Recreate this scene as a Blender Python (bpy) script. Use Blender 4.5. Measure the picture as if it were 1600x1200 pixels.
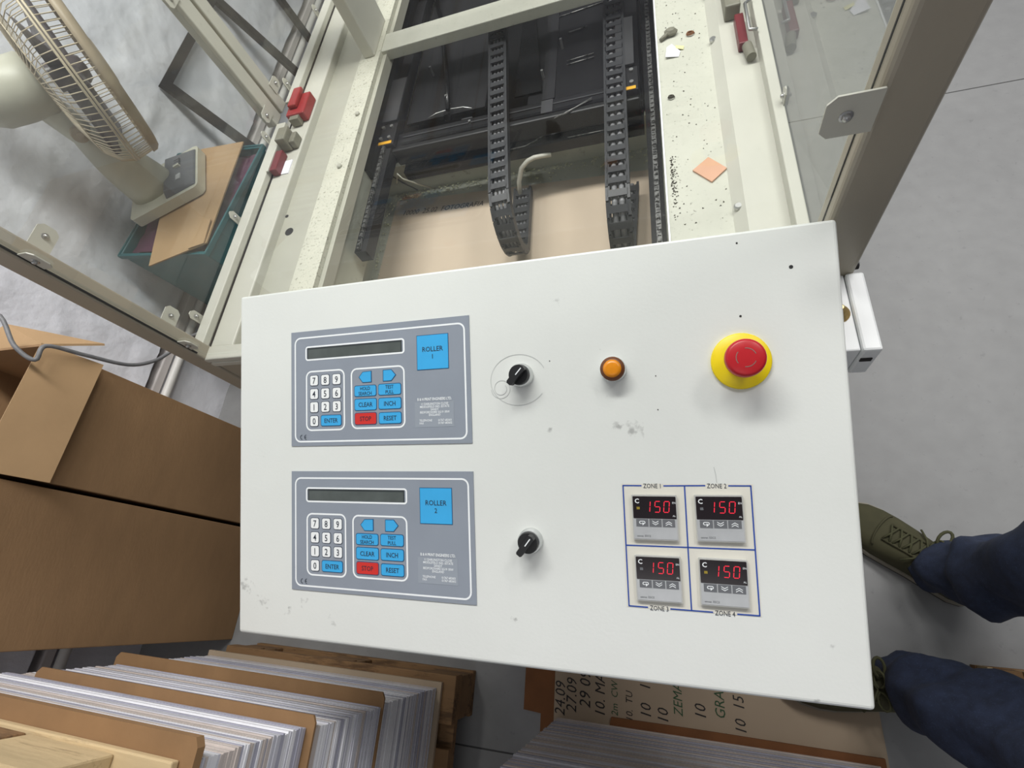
import bpy, bmesh, math, random
from mathutils import Vector, Matrix, noise
random.seed(7)
PI = math.pi
for o in list(bpy.data.objects):
    bpy.data.objects.remove(o)
SC = bpy.context.scene
COL = SC.collection

# ------------------------------------------------------------------ camera
CAM = Vector((0, 0, 1.40))
cd = bpy.data.cameras.new('camera')
cd.sensor_fit = 'HORIZONTAL'
cd.sensor_width = 36.0
cd.lens = 36.0 * 768.098 / 1600.0
cd.clip_start = 0.01
cam = bpy.data.objects.new('camera', cd)
COL.objects.link(cam)
ax = Vector((0.95368462, 0.07578502, -0.29110527))       # image right
ay = -Vector((-0.05158418, -0.91220528, -0.40647336))    # image up
az = -Vector((-0.29635236, 0.40266382, -0.86604684))     # towards the viewer
cam.matrix_world = Matrix(((ax.x, ay.x, az.x, CAM.x), (ax.y, ay.y, az.y, CAM.y), (ax.z, ay.z, az.z, CAM.z), (0, 0, 0, 1)))
SC.camera = cam

# ------------------------------------------------------------------ light and exposure
w = bpy.data.worlds.new('room_light')
SC.world = w
w.use_nodes = True
w.node_tree.nodes['Background'].inputs[0].default_value = (0.93, 0.96, 1.0, 1)
w.node_tree.nodes['Background'].inputs[1].default_value = 0.25


def area(name, loc, size, size_y, power, target, col=(1, 0.985, 0.965)):
    l = bpy.data.lights.new(name, 'AREA')
    l.shape = 'RECTANGLE'
    l.size, l.size_y, l.energy, l.color = size, size_y, power, col
    o = bpy.data.objects.new(name, l)
    COL.objects.link(o)
    o.location = loc
    o.rotation_euler = (Vector(target) - Vector(loc)).to_track_quat('-Z', 'Y').to_euler()
    return o


area('tube_and_fill_light', (-0.5, 1.42, 2.8), 1.6, 0.35, 68, (-0.5, 1.3, 0))
area('tube_and_fill_light', (1.05, 1.42, 2.8), 1.5, 0.35, 40, (0.9, 1.3, 0))
area('tube_and_fill_light', (-0.3, -1.9, 2.9), 1.5, 0.3, 6, (-0.3, -1.7, 0))  # added fill, no known fixture here; brightens the floor under the console
SC.view_settings.view_transform = 'Standard'
SC.view_settings.look = 'None'
SC.view_settings.exposure = 0.0
SC.view_settings.gamma = 1.0
SC.view_settings.use_curve_mapping = False


# ------------------------------------------------------------------ materials
def lin(c):
    return tuple(((v / 255) / 12.92 if v / 255 <= 0.04045 else ((v / 255 + 0.055) / 1.055) ** 2.4) for v in c)


def mat(name, col, rough=0.5, metal=0.0, var=0.08, scale=25.0, bump=0.0, bscale=150.0, spec=0.5, stretch=None, dirt=None, emit=None):
    m = bpy.data.materials.new(name)
    m.use_nodes = True
    nt = m.node_tree
    b = nt.nodes['Principled BSDF']
    b.inputs['Roughness'].default_value = rough
    b.inputs['Metallic'].default_value = metal
    b.inputs['Specular IOR Level'].default_value = spec
    c = lin(col)
    tc = nt.nodes.new('ShaderNodeTexCoord')
    mp = nt.nodes.new('ShaderNodeMapping')
    nt.links.new(tc.outputs['Object'], mp.inputs['Vector'])
    if stretch:
        mp.inputs['Scale'].default_value = stretch
    n = nt.nodes.new('ShaderNodeTexNoise')
    n.inputs['Scale'].default_value = scale
    n.inputs['Detail'].default_value = 5
    nt.links.new(mp.outputs[0], n.inputs['Vector'])
    r = nt.nodes.new('ShaderNodeValToRGB')
    r.color_ramp.elements[0].position = 0.3
    r.color_ramp.elements[1].position = 0.7
    r.color_ramp.elements[0].color = tuple(v * (1 - var) for v in c) + (1,)
    r.color_ramp.elements[1].color = tuple(min(1, v * (1 + var)) for v in c) + (1,)
    nt.links.new(n.outputs['Fac'], r.inputs['Fac'])
    out = r.outputs['Color']
    if dirt:                       # dirt = (colour, noise scale, threshold, amount)
        n2 = nt.nodes.new('ShaderNodeTexNoise')
        n2.inputs['Scale'].default_value = dirt[1]
        n2.inputs['Detail'].default_value = 8
        n2.inputs['Roughness'].default_value = 0.7
        nt.links.new(mp.outputs[0], n2.inputs['Vector'])
        r2 = nt.nodes.new('ShaderNodeValToRGB')
        r2.color_ramp.elements[0].position = dirt[2]
        r2.color_ramp.elements[1].position = min(1, dirt[2] + 0.08)
        r2.color_ramp.elements[0].color = (0, 0, 0, 1)
        r2.color_ramp.elements[1].color = (dirt[3],) * 3 + (1,)
        nt.links.new(n2.outputs['Fac'], r2.inputs['Fac'])
        mx = nt.nodes.new('ShaderNodeMixRGB')
        mx.inputs[2].default_value = lin(dirt[0]) + (1,)
        nt.links.new(r2.outputs['Color'], mx.inputs[0])
        nt.links.new(out, mx.inputs[1])
        out = mx.outputs[0]
    nt.links.new(out, b.inputs['Base Color'])
    if bump:
        n3 = nt.nodes.new('ShaderNodeTexNoise')
        n3.inputs['Scale'].default_value = bscale
        n3.inputs['Detail'].default_value = 4
        nt.links.new(mp.outputs[0], n3.inputs['Vector'])
        bp = nt.nodes.new('ShaderNodeBump')
        bp.inputs['Strength'].default_value = bump
        bp.inputs['Distance'].default_value = 0.01
        nt.links.new(n3.outputs['Fac'], bp.inputs['Height'])
        nt.links.new(bp.outputs[0], b.inputs['Normal'])
    if emit:
        b.inputs['Emission Color'].default_value = lin(emit[0]) + (1,)
        b.inputs['Emission Strength'].default_value = emit[1]
    return m


def glass_mat(name, tint, rough=0.03, clear=0.93):
    m = bpy.data.materials.new(name)
    m.use_nodes = True
    nt = m.node_tree
    nt.nodes.remove(nt.nodes['Principled BSDF'])
    out = nt.nodes['Material Output']
    t = nt.nodes.new('ShaderNodeBsdfTransparent')
    t.inputs[0].default_value = tint + (1,)
    g = nt.nodes.new('ShaderNodeBsdfGlossy')
    g.inputs['Roughness'].default_value = rough
    f = nt.nodes.new('ShaderNodeFresnel')
    f.inputs[0].default_value = 1.45
    geo = nt.nodes.new('ShaderNodeNewGeometry')
    fr = nt.nodes.new('ShaderNodeMath')          # front faces reflect; the back of the sheet only lets light out
    fr.operation = 'SUBTRACT'
    fr.inputs[0].default_value = 1
    nt.links.new(geo.outputs['Backfacing'], fr.inputs[1])
    fm = nt.nodes.new('ShaderNodeMath')
    fm.operation = 'MULTIPLY'
    nt.links.new(f.outputs[0], fm.inputs[0])
    nt.links.new(fr.outputs[0], fm.inputs[1])
    m1 = nt.nodes.new('ShaderNodeMixShader')
    nt.links.new(fm.outputs[0], m1.inputs[0])
    nt.links.new(t.outputs[0], m1.inputs[1])
    nt.links.new(g.outputs[0], m1.inputs[2])
    # faint dust film with smears
    d = nt.nodes.new('ShaderNodeBsdfDiffuse')
    d.inputs[0].default_value = (0.75, 0.75, 0.72, 1)
    tc = nt.nodes.new('ShaderNodeTexCoord')
    n = nt.nodes.new('ShaderNodeTexNoise')
    n.inputs['Scale'].default_value = 5
    n.inputs['Detail'].default_value = 6
    nt.links.new(tc.outputs['Object'], n.inputs['Vector'])
    r = nt.nodes.new('ShaderNodeMapRange')
    r.inputs[1].default_value, r.inputs[2].default_value = 0.35, 0.75
    r.inputs[3].default_value, r.inputs[4].default_value = (1 - clear) * 0.35, (1 - clear) * 1.5
    nt.links.new(n.outputs['Fac'], r.inputs[0])
    m2 = nt.nodes.new('ShaderNodeMixShader')
    nt.links.new(r.outputs[0], m2.inputs[0])
    nt.links.new(m1.outputs[0], m2.inputs[1])
    nt.links.new(d.outputs[0], m2.inputs[2])
    nt.links.new(m2.outputs[0], out.inputs['Surface'])
    return m


def console_mat():
    """off-white enamel with a few worn scuffs at fixed spots (object coordinates in metres on the panel)"""
    m = mat('console_enamel', (222, 224, 220), 0.34, var=0.02, scale=6, bump=0.02, bscale=260)
    nt = m.node_tree
    b = nt.nodes['Principled BSDF']
    base = b.inputs['Base Color'].links[0].from_socket
    tc = nt.nodes.new('ShaderNodeTexCoord')
    n = nt.nodes.new('ShaderNodeTexNoise')
    n.inputs['Scale'].default_value = 130
    n.inputs['Detail'].default_value = 6
    nt.links.new(tc.outputs['Object'], n.inputs['Vector'])
    total = None
    for (x, y, z, rad, thr) in SCUFFS:
        vm = nt.nodes.new('ShaderNodeVectorMath')
        vm.operation = 'DISTANCE'
        vm.inputs[1].default_value = (x, y, z)
        nt.links.new(tc.outputs['Object'], vm.inputs[0])
        mr = nt.nodes.new('ShaderNodeMapRange')
        mr.inputs[1].default_value, mr.inputs[2].default_value = 0, rad
        mr.inputs[3].default_value, mr.inputs[4].default_value = thr, 0
        nt.links.new(vm.outputs['Value'], mr.inputs[0])
        if total is None:
            total = mr.outputs[0]
        else:
            a = nt.nodes.new('ShaderNodeMath')
            a.operation = 'MAXIMUM'
            nt.links.new(total, a.inputs[0])
            nt.links.new(mr.outputs[0], a.inputs[1])
            total = a.outputs[0]
    s = nt.nodes.new('ShaderNodeMath')
    s.operation = 'ADD'
    nt.links.new(total, s.inputs[0])
    nt.links.new(n.outputs['Fac'], s.inputs[1])
    mr = nt.nodes.new('ShaderNodeMapRange')
    mr.inputs[1].default_value, mr.inputs[2].default_value = 0.74, 0.95
    mr.inputs[3].default_value, mr.inputs[4].default_value = 0, 0.55
    nt.links.new(s.outputs[0], mr.inputs[0])
    mx = nt.nodes.new('ShaderNodeMixRGB')
    mx.inputs[2].default_value = lin((120, 120, 118)) + (1,)
    nt.links.new(mr.outputs[0], mx.inputs[0])
    nt.links.new(base, mx.inputs[1])
    nt.links.new(mx.outputs[0], b.inputs['Base Color'])
    return m


# ------------------------------------------------------------------ mesh builder
class MB:
    def __init__(s):
        s.v, s.f, s.m, s.sm = [], [], [], []

    def add(s, vs, fs, m=0, smooth=False, T=None):
        o = len(s.v)
        for v in vs:
            v = Vector(v)
            s.v.append(T @ v if T is not None else v)
        for f in fs:
            s.f.append([o + i for i in f])
            s.m.append(m)
            s.sm.append(smooth)
        return s

    def box(s, lo, hi, m=0, T=None):
        x0, y0, z0 = lo
        x1, y1, z1 = hi
        vs = [(x0, y0, z0), (x1, y0, z0), (x1, y1, z0), (x0, y1, z0), (x0, y0, z1), (x1, y0, z1), (x1, y1, z1), (x0, y1, z1)]
        return s.add(vs, [(0, 3, 2, 1), (4, 5, 6, 7), (0, 1, 5, 4), (1, 2, 6, 5), (2, 3, 7, 6), (3, 0, 4, 7)], m, False, T)

    def quadprism(s, pts, thick, m=0):
        """four (or more) coplanar points extruded downwards along their normal by thick"""
        p = [Vector(q) for q in pts]
        n = (p[1] - p[0]).cross(p[2] - p[0]).normalized()
        k = len(p)
        vs = p + [q - n * thick for q in p]
        fs = [list(range(k)), list(range(2 * k - 1, k - 1, -1))] + [(i, i + k, (i + 1) % k + k, (i + 1) % k) for i in range(k)]
        return s.add(vs, fs, m)

    def prism(s, pts, z0, z1, m=0, T=None, m_side=None):
        k = len(pts)
        vs = [(x, y, z0) for x, y in pts] + [(x, y, z1) for x, y in pts]
        s.add(vs, [list(range(k - 1, -1, -1)), list(range(k, 2 * k))], m, False, T)
        return s.add(vs, [(i, (i + 1) % k, (i + 1) % k + k, i + k) for i in range(k)], m if m_side is None else m_side, False, T)

    def ring(s, outer, inner, z, m=0, T=None):
        k = len(outer)
        vs = [(x, y, z) for x, y in outer] + [(x, y, z) for x, y in inner]
        return s.add(vs, [(i, (i + 1) % k, (i + 1) % k + k, i + k) for i in range(k)], m, False, T)

    def flat(s, pts, z, m=0, T=None):
        return s.add([(x, y, z) for x, y in pts], [list(range(len(pts)))], m, False, T)

    def lathe(s, prof, n=32, m=0, T=None, smooth=True, cap0=True, cap1=True):
        vs, fs = [], []
        for r, z in prof:
            for i in range(n):
                a = 2 * PI * i / n
                vs.append((r * math.cos(a), r * math.sin(a), z))
        for j in range(len(prof) - 1):
            for i in range(n):
                fs.append((j * n + i, j * n + (i + 1) % n, (j + 1) * n + (i + 1) % n, (j + 1) * n + i))
        s.add(vs, fs, m, smooth, T)
        if cap0:
            s.add(vs[:n], [list(range(n - 1, -1, -1))], m, False, T)
        if cap1:
            s.add(vs[-n:], [list(range(n))], m, False, T)
        return s

    def cyl(s, p0, p1, r0, r1=None, n=16, m=0, smooth=True):
        p0, p1 = Vector(p0), Vector(p1)
        d = p1 - p0
        T = Matrix.Translation(p0) @ d.to_track_quat('Z', 'Y').to_matrix().to_4x4()
        return s.lathe([(r0, 0), (r0 if r1 is None else r1, d.length)], n, m, T, smooth)

    def tube(s, path, r, n=8, m=0, closed=False):
        P = [Vector(p) for p in path]
        k = len(P)
        rr = r if isinstance(r, (list, tuple)) else [r] * k
        vs, fs = [], []
        up = None
        for i in range(k):
            a = P[(i - 1) % k] if (closed or i > 0) else P[i]
            b = P[(i + 1) % k] if (closed or i < k - 1) else P[i]
            t = (b - a).normalized()
            if up is None:
                up = t.orthogonal().normalized()
            up = (up - t * up.dot(t)).normalized()
            sd = t.cross(up)
            for j in range(n):
                q = 2 * PI * j / n
                vs.append(P[i] + (up * math.cos(q) + sd * math.sin(q)) * rr[i])
        for i in range(k if closed else k - 1):
            for j in range(n):
                i2 = (i + 1) % k
                fs.append((i * n + j, i * n + (j + 1) % n, i2 * n + (j + 1) % n, i2 * n + j))
        if not closed:
            fs.append(list(range(n - 1, -1, -1)))
            fs.append([(k - 1) * n + j for j in range(n)])
        return s.add(vs, fs, m, True)

    def loft(s, rings, m=0, smooth=True, cap=True):
        k = len(rings[0])
        vs = [p for r in rings for p in r]
        fs = []
        for j in range(len(rings) - 1):
            for i in range(k):
                fs.append((j * k + i, j * k + (i + 1) % k, (j + 1) * k + (i + 1) % k, (j + 1) * k + i))
        if cap:
            fs.append(list(range(k - 1, -1, -1)))
            fs.append([(len(rings) - 1) * k + i for i in range(k)])
        return s.add(vs, fs, m, smooth)

    def text(s, body, x, y, z, size, m=0, T=None, align='CENTER', bold=0.0, shear=0.0, sx=1.0):
        vs, fs = text_mesh(body, align, bold, shear)
        return s.add([(x + a * size * sx, y + b * size, z) for a, b in vs], fs, m, False, T)


_tc = {}


def text_mesh(body, align, bold, shear):
    key = (body, align, bold, shear)
    if key not in _tc:
        cu = bpy.data.curves.new('lettering', 'FONT')
        cu.body = body
        cu.align_x = align
        cu.size = 1.0
        cu.offset = bold
        cu.shear = shear
        cu.resolution_u = 2
        o = bpy.data.objects.new('lettering', cu)
        COL.objects.link(o)
        dg = bpy.context.evaluated_depsgraph_get()
        dg.update()
        me = bpy.data.meshes.new_from_object(o.evaluated_get(dg))
        _tc[key] = ([(v.co.x, v.co.y) for v in me.vertices], [list(p.vertices) for p in me.polygons])
        bpy.data.objects.remove(o)
        bpy.data.curves.remove(cu)
        bpy.data.meshes.remove(me)
    return _tc[key]


def rrect(x0, y0, x1, y1, r, n=5):
    pts = []
    for cx, cy, a0 in ((x1 - r, y1 - r, 0), (x0 + r, y1 - r, 90), (x0 + r, y0 + r, 180), (x1 - r, y0 + r, 270)):
        for i in range(n + 1):
            a = math.radians(a0 + 90 * i / n)
            pts.append((cx + r * math.cos(a), cy + r * math.sin(a)))
    return pts


ORG = {}


def obj(name, mb, mats, parent=None, label=None, cat=None, group=None, kind=None, bevel=0, seg=2, subsurf=0):
    lo = Vector([min(v[i] for v in mb.v) for i in range(3)])
    hi = Vector([max(v[i] for v in mb.v) for i in range(3)])
    base = Vector(((lo.x + hi.x) / 2, (lo.y + hi.y) / 2, lo.z))
    me = bpy.data.meshes.new(name)
    me.from_pydata([v - base for v in mb.v], [], mb.f)
    if not isinstance(mats, (list, tuple)):
        mats = [mats]
    for m in mats:
        me.materials.append(m)
    me.polygons.foreach_set('material_index', mb.m)
    me.polygons.foreach_set('use_smooth', mb.sm)
    me.update()
    o = bpy.data.objects.new(name, me)
    COL.objects.link(o)
    if parent is not None:
        o.parent = parent
        o.location = base - ORG[parent.name]
    else:
        o.location = base
    ORG[o.name] = base
    tag(o, label, cat, group, kind)
    if bevel:
        md = o.modifiers.new('bevel', 'BEVEL')
        md.width, md.segments, md.limit_method, md.angle_limit = bevel, seg, 'ANGLE', math.radians(40)
    if subsurf:
        md = o.modifiers.new('subsurf', 'SUBSURF')
        md.levels = md.render_levels = subsurf
    return o


def tag(o, label=None, cat=None, group=None, kind=None):
    for k, v in (('label', label), ('category', cat), ('group', group), ('kind', kind)):
        if v:
            o[k] = v
    return o


def thing(name, loc, label, cat, group=None):
    o = bpy.data.objects.new(name, None)
    o.empty_display_size = 0.05
    COL.objects.link(o)
    o.location = loc
    ORG[o.name] = Vector(loc)
    return tag(o, label, cat, group)


def BX(lo, hi, m=0):
    return MB().box(lo, hi, m)


# ------------------------------------------------------------------ palette
M = {}
M['cream'] = mat('cream_paint', (190, 189, 178), 0.42, var=0.05, scale=9, bump=0.03, bscale=90, dirt=((120, 116, 100), 35, 0.66, 0.5))
M['cream_dirty'] = mat('cream_paint_dirty', (188, 188, 175), 0.5, var=0.06, scale=12, bump=0.04, bscale=120, dirt=((92, 90, 78), 160, 0.60, 0.75))
M['cream_speck'] = mat('cream_paint_speckled', (188, 187, 172), 0.55, var=0.07, scale=20, bump=0.02, bscale=200, dirt=((96, 95, 80), 170, 0.56, 0.75))
M['cream_post'] = mat('post_paint', (158, 151, 136), 0.38, var=0.03, scale=8, bump=0.03, bscale=150)
M['recess'] = mat('recess_paint', (166, 165, 152), 0.5, var=0.05, scale=7, dirt=((120, 118, 104), 50, 0.68, 0.4))
M['tray'] = mat('tray_grey_green', (172, 174, 160), 0.6, var=0.08, scale=9, dirt=((110, 112, 92), 40, 0.6, 0.5))
M['black'] = mat('black_machine', (21, 21, 23), 0.42, var=0.3, scale=8, spec=0.25, dirt=((60, 60, 62), 90, 0.67, 0.5), stretch=(1, 0.25, 1))
M['black2'] = mat('black_machine_worn', (30, 30, 32), 0.5, var=0.25, scale=14, spec=0.25, dirt=((70, 70, 72), 120, 0.66, 0.5))
M['black3'] = mat('black_gloss', (13, 13, 15), 0.25, var=0.2, scale=6, spec=0.3)
M['greyplate'] = mat('dark_grey_plate', (52, 52, 54), 0.45, var=0.12, scale=10)
M['chain'] = mat('chain_plastic', (42, 43, 46), 0.5, var=0.12, scale=30, dirt=((105, 105, 106), 140, 0.66, 0.5))
M['chain_d'] = mat('chain_cavity', (14, 14, 15), 0.7)
M['cable_grey'] = mat('cable_grey', (118, 118, 120), 0.5, var=0.15, scale=60)
M['cable_white'] = mat('cable_white', (196, 194, 182), 0.5, var=0.08, scale=60)
M['rack'] = mat('worn_steel', (128, 128, 126), 0.4, 0.6, var=0.3, scale=200, dirt=((24, 24, 24), 90, 0.5, 0.9))
M['steel'] = mat('zinc_steel', (188, 188, 186), 0.32, 0.85, var=0.1, scale=60)
M['brass'] = mat('brass', (205, 175, 115), 0.33, 0.8, var=0.1, scale=50)
M['yellow_lab'] = mat('yellow_label', (214, 158, 32), 0.5, var=0.12, scale=80)
M['white_line'] = mat('white_ink', (240, 243, 245), 0.4, var=0.01)
M['overlay'] = mat('overlay_grey', (140, 147, 158), 0.42, var=0.03, scale=20, bump=0.015, bscale=400)
M['overlay_patch'] = mat('overlay_grey_patch', (148, 155, 165), 0.4, var=0.02)
M['keyblue'] = mat('key_blue', (60, 168, 226), 0.4, var=0.03)
M['keyred'] = mat('key_red', (206, 48, 42), 0.4, var=0.03)
M['keywhite'] = mat('key_white', (238, 240, 240), 0.4, var=0.01)
M['ink'] = mat('dark_ink', (36, 44, 58), 0.5, var=0.05)
M['keyrim'] = mat('key_rim_ink', (66, 74, 88), 0.5, var=0.05)
M['bluerim'] = mat('key_rim_blue', (26, 78, 120), 0.5, var=0.05)
M['lcd'] = mat('display_window', (84, 90, 88), 0.2, var=0.12, scale=40)
M['lcd_edge'] = mat('display_window_edge', (52, 58, 60), 0.4)
M['chrome'] = mat('chrome_ring', (214, 216, 216), 0.2, 0.9, var=0.05)
M['knob'] = mat('knob_black', (30, 30, 32), 0.42, var=0.1, scale=60)
M['amber'] = mat('amber_lens', (224, 138, 14), 0.28, var=0.05, scale=120)
M['amber_rim'] = mat('amber_lens_rim', (104, 60, 30), 0.35, var=0.08)
M['estop_y'] = mat('yellow_disc', (242, 214, 6), 0.42, var=0.03)
M['estop_r'] = mat('mushroom_red', (186, 26, 36), 0.36, var=0.05)
M['estop_mark'] = mat('mushroom_arrow', (140, 104, 96), 0.5)
M['zone_blue'] = mat('blue_border_ink', (38, 74, 160), 0.5, var=0.06)
M['decal'] = mat('zone_decal', (220, 217, 206), 0.45, var=0.03, scale=15)
M['ctl_body'] = mat('controller_bezel', (186, 186, 182), 0.4, var=0.04, scale=30, dirt=((120, 112, 96), 60, 0.66, 0.5))
M['ctl_silver'] = mat('controller_silver', (186, 188, 190), 0.35, 0.25, var=0.06, scale=60)
M['ctl_black'] = mat('controller_window', (30, 22, 26), 0.16, var=0.1)
M['ctl_btn'] = mat('controller_button', (104, 106, 110), 0.45, var=0.05)
M['led_on'] = mat('red_digit', (230, 40, 60), 0.4, var=0.0, emit=((225, 30, 60), 0.5))
M['led_off'] = mat('dim_digit', (66, 24, 30), 0.4, var=0.0)
M['led_yel'] = mat('amber_indicator', (150, 130, 40), 0.4)
M['pencil'] = mat('pencil_grey', (190, 192, 191), 0.6)
M['hole'] = mat('hole_dark', (40, 40, 40), 0.8)
M['white_plastic'] = mat('white_box_plastic', (238, 240, 240), 0.4, var=0.02, dirt=((150, 150, 145), 60, 0.72, 0.4))
M['grey_plastic'] = mat('grey_box_side', (120, 122, 122), 0.5, var=0.05)
M['red_plastic'] = mat('red_switch', (148, 46, 48), 0.4, var=0.08, scale=50)
M['maroon'] = mat('maroon_switch', (104, 32, 38), 0.42, var=0.08, scale=50)
M['switch_grey'] = mat('switch_grey', (120, 118, 104), 0.5, var=0.15, scale=60)
M['card'] = mat('cardboard', (150, 118, 84), 0.85, var=0.06, scale=8, bump=0.06, bscale=60, stretch=(1, 1, 4))
M['card_light'] = mat('cardboard_light', (178, 146, 108), 0.85, var=0.06, scale=7, bump=0.05, bscale=60)
M['card_pink'] = mat('cardboard_pinkish', (196, 179, 158), 0.8, var=0.05, scale=6, bump=0.03, bscale=50, dirt=((190, 164, 140), 14, 0.6, 0.4))
M['card_note'] = mat('cardboard_note', (170, 152, 130), 0.85, var=0.05, scale=6)
M['slip'] = mat('brown_slip_sheet', (138, 106, 72), 0.85, var=0.1, scale=14, bump=0.05, bscale=90)
M['slip_dark'] = mat('brown_slip_dark', (122, 78, 44), 0.85, var=0.12, scale=20, bump=0.05, bscale=90)
M['marker'] = mat('marker_black', (38, 34, 34), 0.7)
M['marker_green'] = mat('marker_green', (44, 78, 50), 0.7)
M['sheet_a'] = mat('board_white', (226, 226, 230), 0.6, var=0.03, scale=40)
M['sheet_b'] = mat('board_light_grey', (200, 200, 208), 0.6, var=0.04, scale=40)
M['sheet_c'] = mat('board_lilac_grey', (172, 172, 186), 0.6, var=0.05, scale=40)
M['sheet_d'] = mat('board_pinkish_grey', (196, 186, 180), 0.6, var=0.05, scale=40)
M['wood'] = mat('pallet_wood', (190, 168, 130), 0.8, var=0.14, scale=9, bump=0.08, bscale=80, stretch=(0.25, 2, 2), dirt=((110, 86, 60), 12, 0.6, 0.6))
M['wood_dark'] = mat('pallet_wood_old', (128, 98, 66), 0.85, var=0.2, scale=10, bump=0.1, bscale=80, stretch=(0.3, 2, 2), dirt=((70, 50, 34), 14, 0.55, 0.7))
M['teal'] = mat('teal_plastic', (14, 96, 104), 0.42, var=0.12, scale=8)
M['purple'] = mat('purple_bag', (88, 46, 74), 0.5, var=0.25, scale=16, bump=0.15, bscale=30)
M['fan'] = mat('fan_plastic', (196, 194, 178), 0.42, var=0.04, scale=8, dirt=((150, 140, 116), 20, 0.66, 0.4))
M['fan_wire'] = mat('fan_wire', (206, 192, 166), 0.4, var=0.06, scale=20)
M['fan_dusty'] = mat('fan_rim_dusty', (176, 160, 136), 0.5, var=0.1, scale=20)
M['fan_grey'] = mat('fan_control_grey', (96, 98, 102), 0.45, var=0.06, scale=20)
M['fan_blade'] = mat('fan_blade_smoke', (92, 82, 84), 0.3, var=0.12, scale=12)
M['blackframe'] = mat('black_steel_frame', (34, 32, 34), 0.5, var=0.25, scale=40)
M['denim'] = mat('denim', (38, 47, 70), 0.85, var=0.25, scale=60, bump=0.12, bscale=700, dirt=((64, 78, 108), 300, 0.57, 0.5))
M['shoe'] = mat('olive_canvas', (70, 68, 46), 0.85, var=0.12, scale=30, bump=0.06, bscale=600)
M['shoe_dark'] = mat('olive_lace', (72, 72, 48), 0.85, var=0.12, scale=60)
M['rubber'] = mat('shoe_rubber', (150, 144, 130), 0.6, var=0.1, scale=30)
M['rubber_black'] = mat('shoe_sole', (40, 40, 38), 0.8)
M['skin'] = mat('skin', (196, 150, 126), 0.5, var=0.05, scale=20)
M['sweater'] = mat('grey_sweater', (84, 88, 94), 0.9, var=0.1, scale=60)
M['hair'] = mat('brown_hair', (52, 38, 28), 0.6, var=0.2, scale=80)
M['copper'] = mat('copper_chip', (200, 154, 126), 0.5, var=0.05, scale=20)
M['paper'] = mat('paper_white', (232, 232, 240), 0.6, var=0.03)
M['paper_yellow'] = mat('paper_yellow', (222, 218, 160), 0.6, var=0.04)
M['crumbs'] = mat('crumbs', (196, 196, 168), 0.8, var=0.3, scale=90)
M['crumbs_dark'] = mat('crumbs_dark', (70, 66, 56), 0.8, var=0.3, scale=90)
M['floor'] = mat('floor_vinyl', (141, 141, 141), 0.55, var=0.05, scale=22, bump=0.02, bscale=300, dirt=((104, 104, 106), 46, 0.61, 0.35))
M['seam'] = mat('floor_seam', (90, 90, 90), 0.8)
M['wall'] = mat('wall_paint', (228, 229, 236), 0.7, var=0.03, scale=4, bump=0.35, bscale=26)
M['trim'] = mat('trim_paint', (196, 190, 188), 0.6, var=0.06, scale=6)
M['pipe'] = mat('pipe_paint', (214, 212, 208), 0.45, var=0.04)
M['glass'] = glass_mat('acrylic_pane', (0.95, 0.96, 0.95), 0.02, 0.97)

# ------------------------------------------------------------------ setting
fl = obj('floor', BX((-2.2, -2.2, -0.05), (3.2, 4.2, -0.002)), M['seam'], kind='structure')
ys = [-2.2, -0.339, 1.6, 3.55, 4.2]
for i in range(4):
    obj('floor_sheet', BX((-2.2, ys[i] + 0.002, -0.002), (3.2, ys[i + 1] - 0.002, 0.0)), M['floor'], fl)

# left wall: rough painted masonry, really uneven
mb = MB()
NY, NZ = 420, 150
y0, y1, z0, z1 = -2.2, 4.2, 0.32, 2.6
vs = []
for j in range(NZ + 1):
    for i in range(NY + 1):
        y = y0 + (y1 - y0) * i / NY
        z = z0 + (z1 - z0) * j / NZ
        d = noise.noise(Vector((y * 5, z * 5, 1))) * 0.004 + noise.noise(Vector((y * 15, z * 15, 4))) * 0.0028
        d += 0.004 * max(0, 1 - 7 * abs(noise.noise(Vector((y * 4 + 3 * noise.noise(Vector((z * 3, y * 3, 0))), z * 5, 7)))))
        k = noise.noise(Vector((y * 2.1, z * 3.3, 9)))
        d += 0.006 * max(0, min(1, (k - 0.1) * 8))
        vs.append((-1.684 + d, y, z))
fs = []
for j in range(NZ):
    for i in range(NY):
        a = j * (NY + 1) + i
        fs.append((a, a + 1, a + NY + 2, a + NY + 1))
mb.add(vs, fs, 0, True)
mb.box((-1.80, y0, z0), (-1.70, y1, z1))
wl = obj('wall_left', mb, M['wall'], kind='structure')
mb = MB()
vs, fs = [], []
NY, NZ = 190, 16
for j in range(NZ + 1):
    for i in range(NY + 1):
        y = y0 + (y1 - y0) * i / NY
        z = 0.255 * j / NZ
        d = noise.noise(Vector((y * 7, z * 7, 1))) * 0.006 + noise.noise(Vector((y * 20, z * 20, 4))) * 0.004
        vs.append((-1.690 + d, y, z))
for j in range(NZ):
    for i in range(NY):
        a = j * (NY + 1) + i
        fs.append((a, a + 1, a + NY + 2, a + NY + 1))
mb.add(vs, fs, 0, True)
mb.box((-1.80, y0, 0), (-1.72, y1, 0.32))
obj('baseboard_left', mb, M['wall'], kind='structure')
obj('trim_1', BX((-1.72, y0, 0.262), (-1.678, y1, 0.292)), M['trim'], kind='structure', bevel=0.004)
mb = MB().cyl((-1.668, y0, 0.248), (-1.668, y1, 0.248), 0.014, n=14)
obj('trim_2', mb, M['pipe'], kind='structure')

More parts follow.
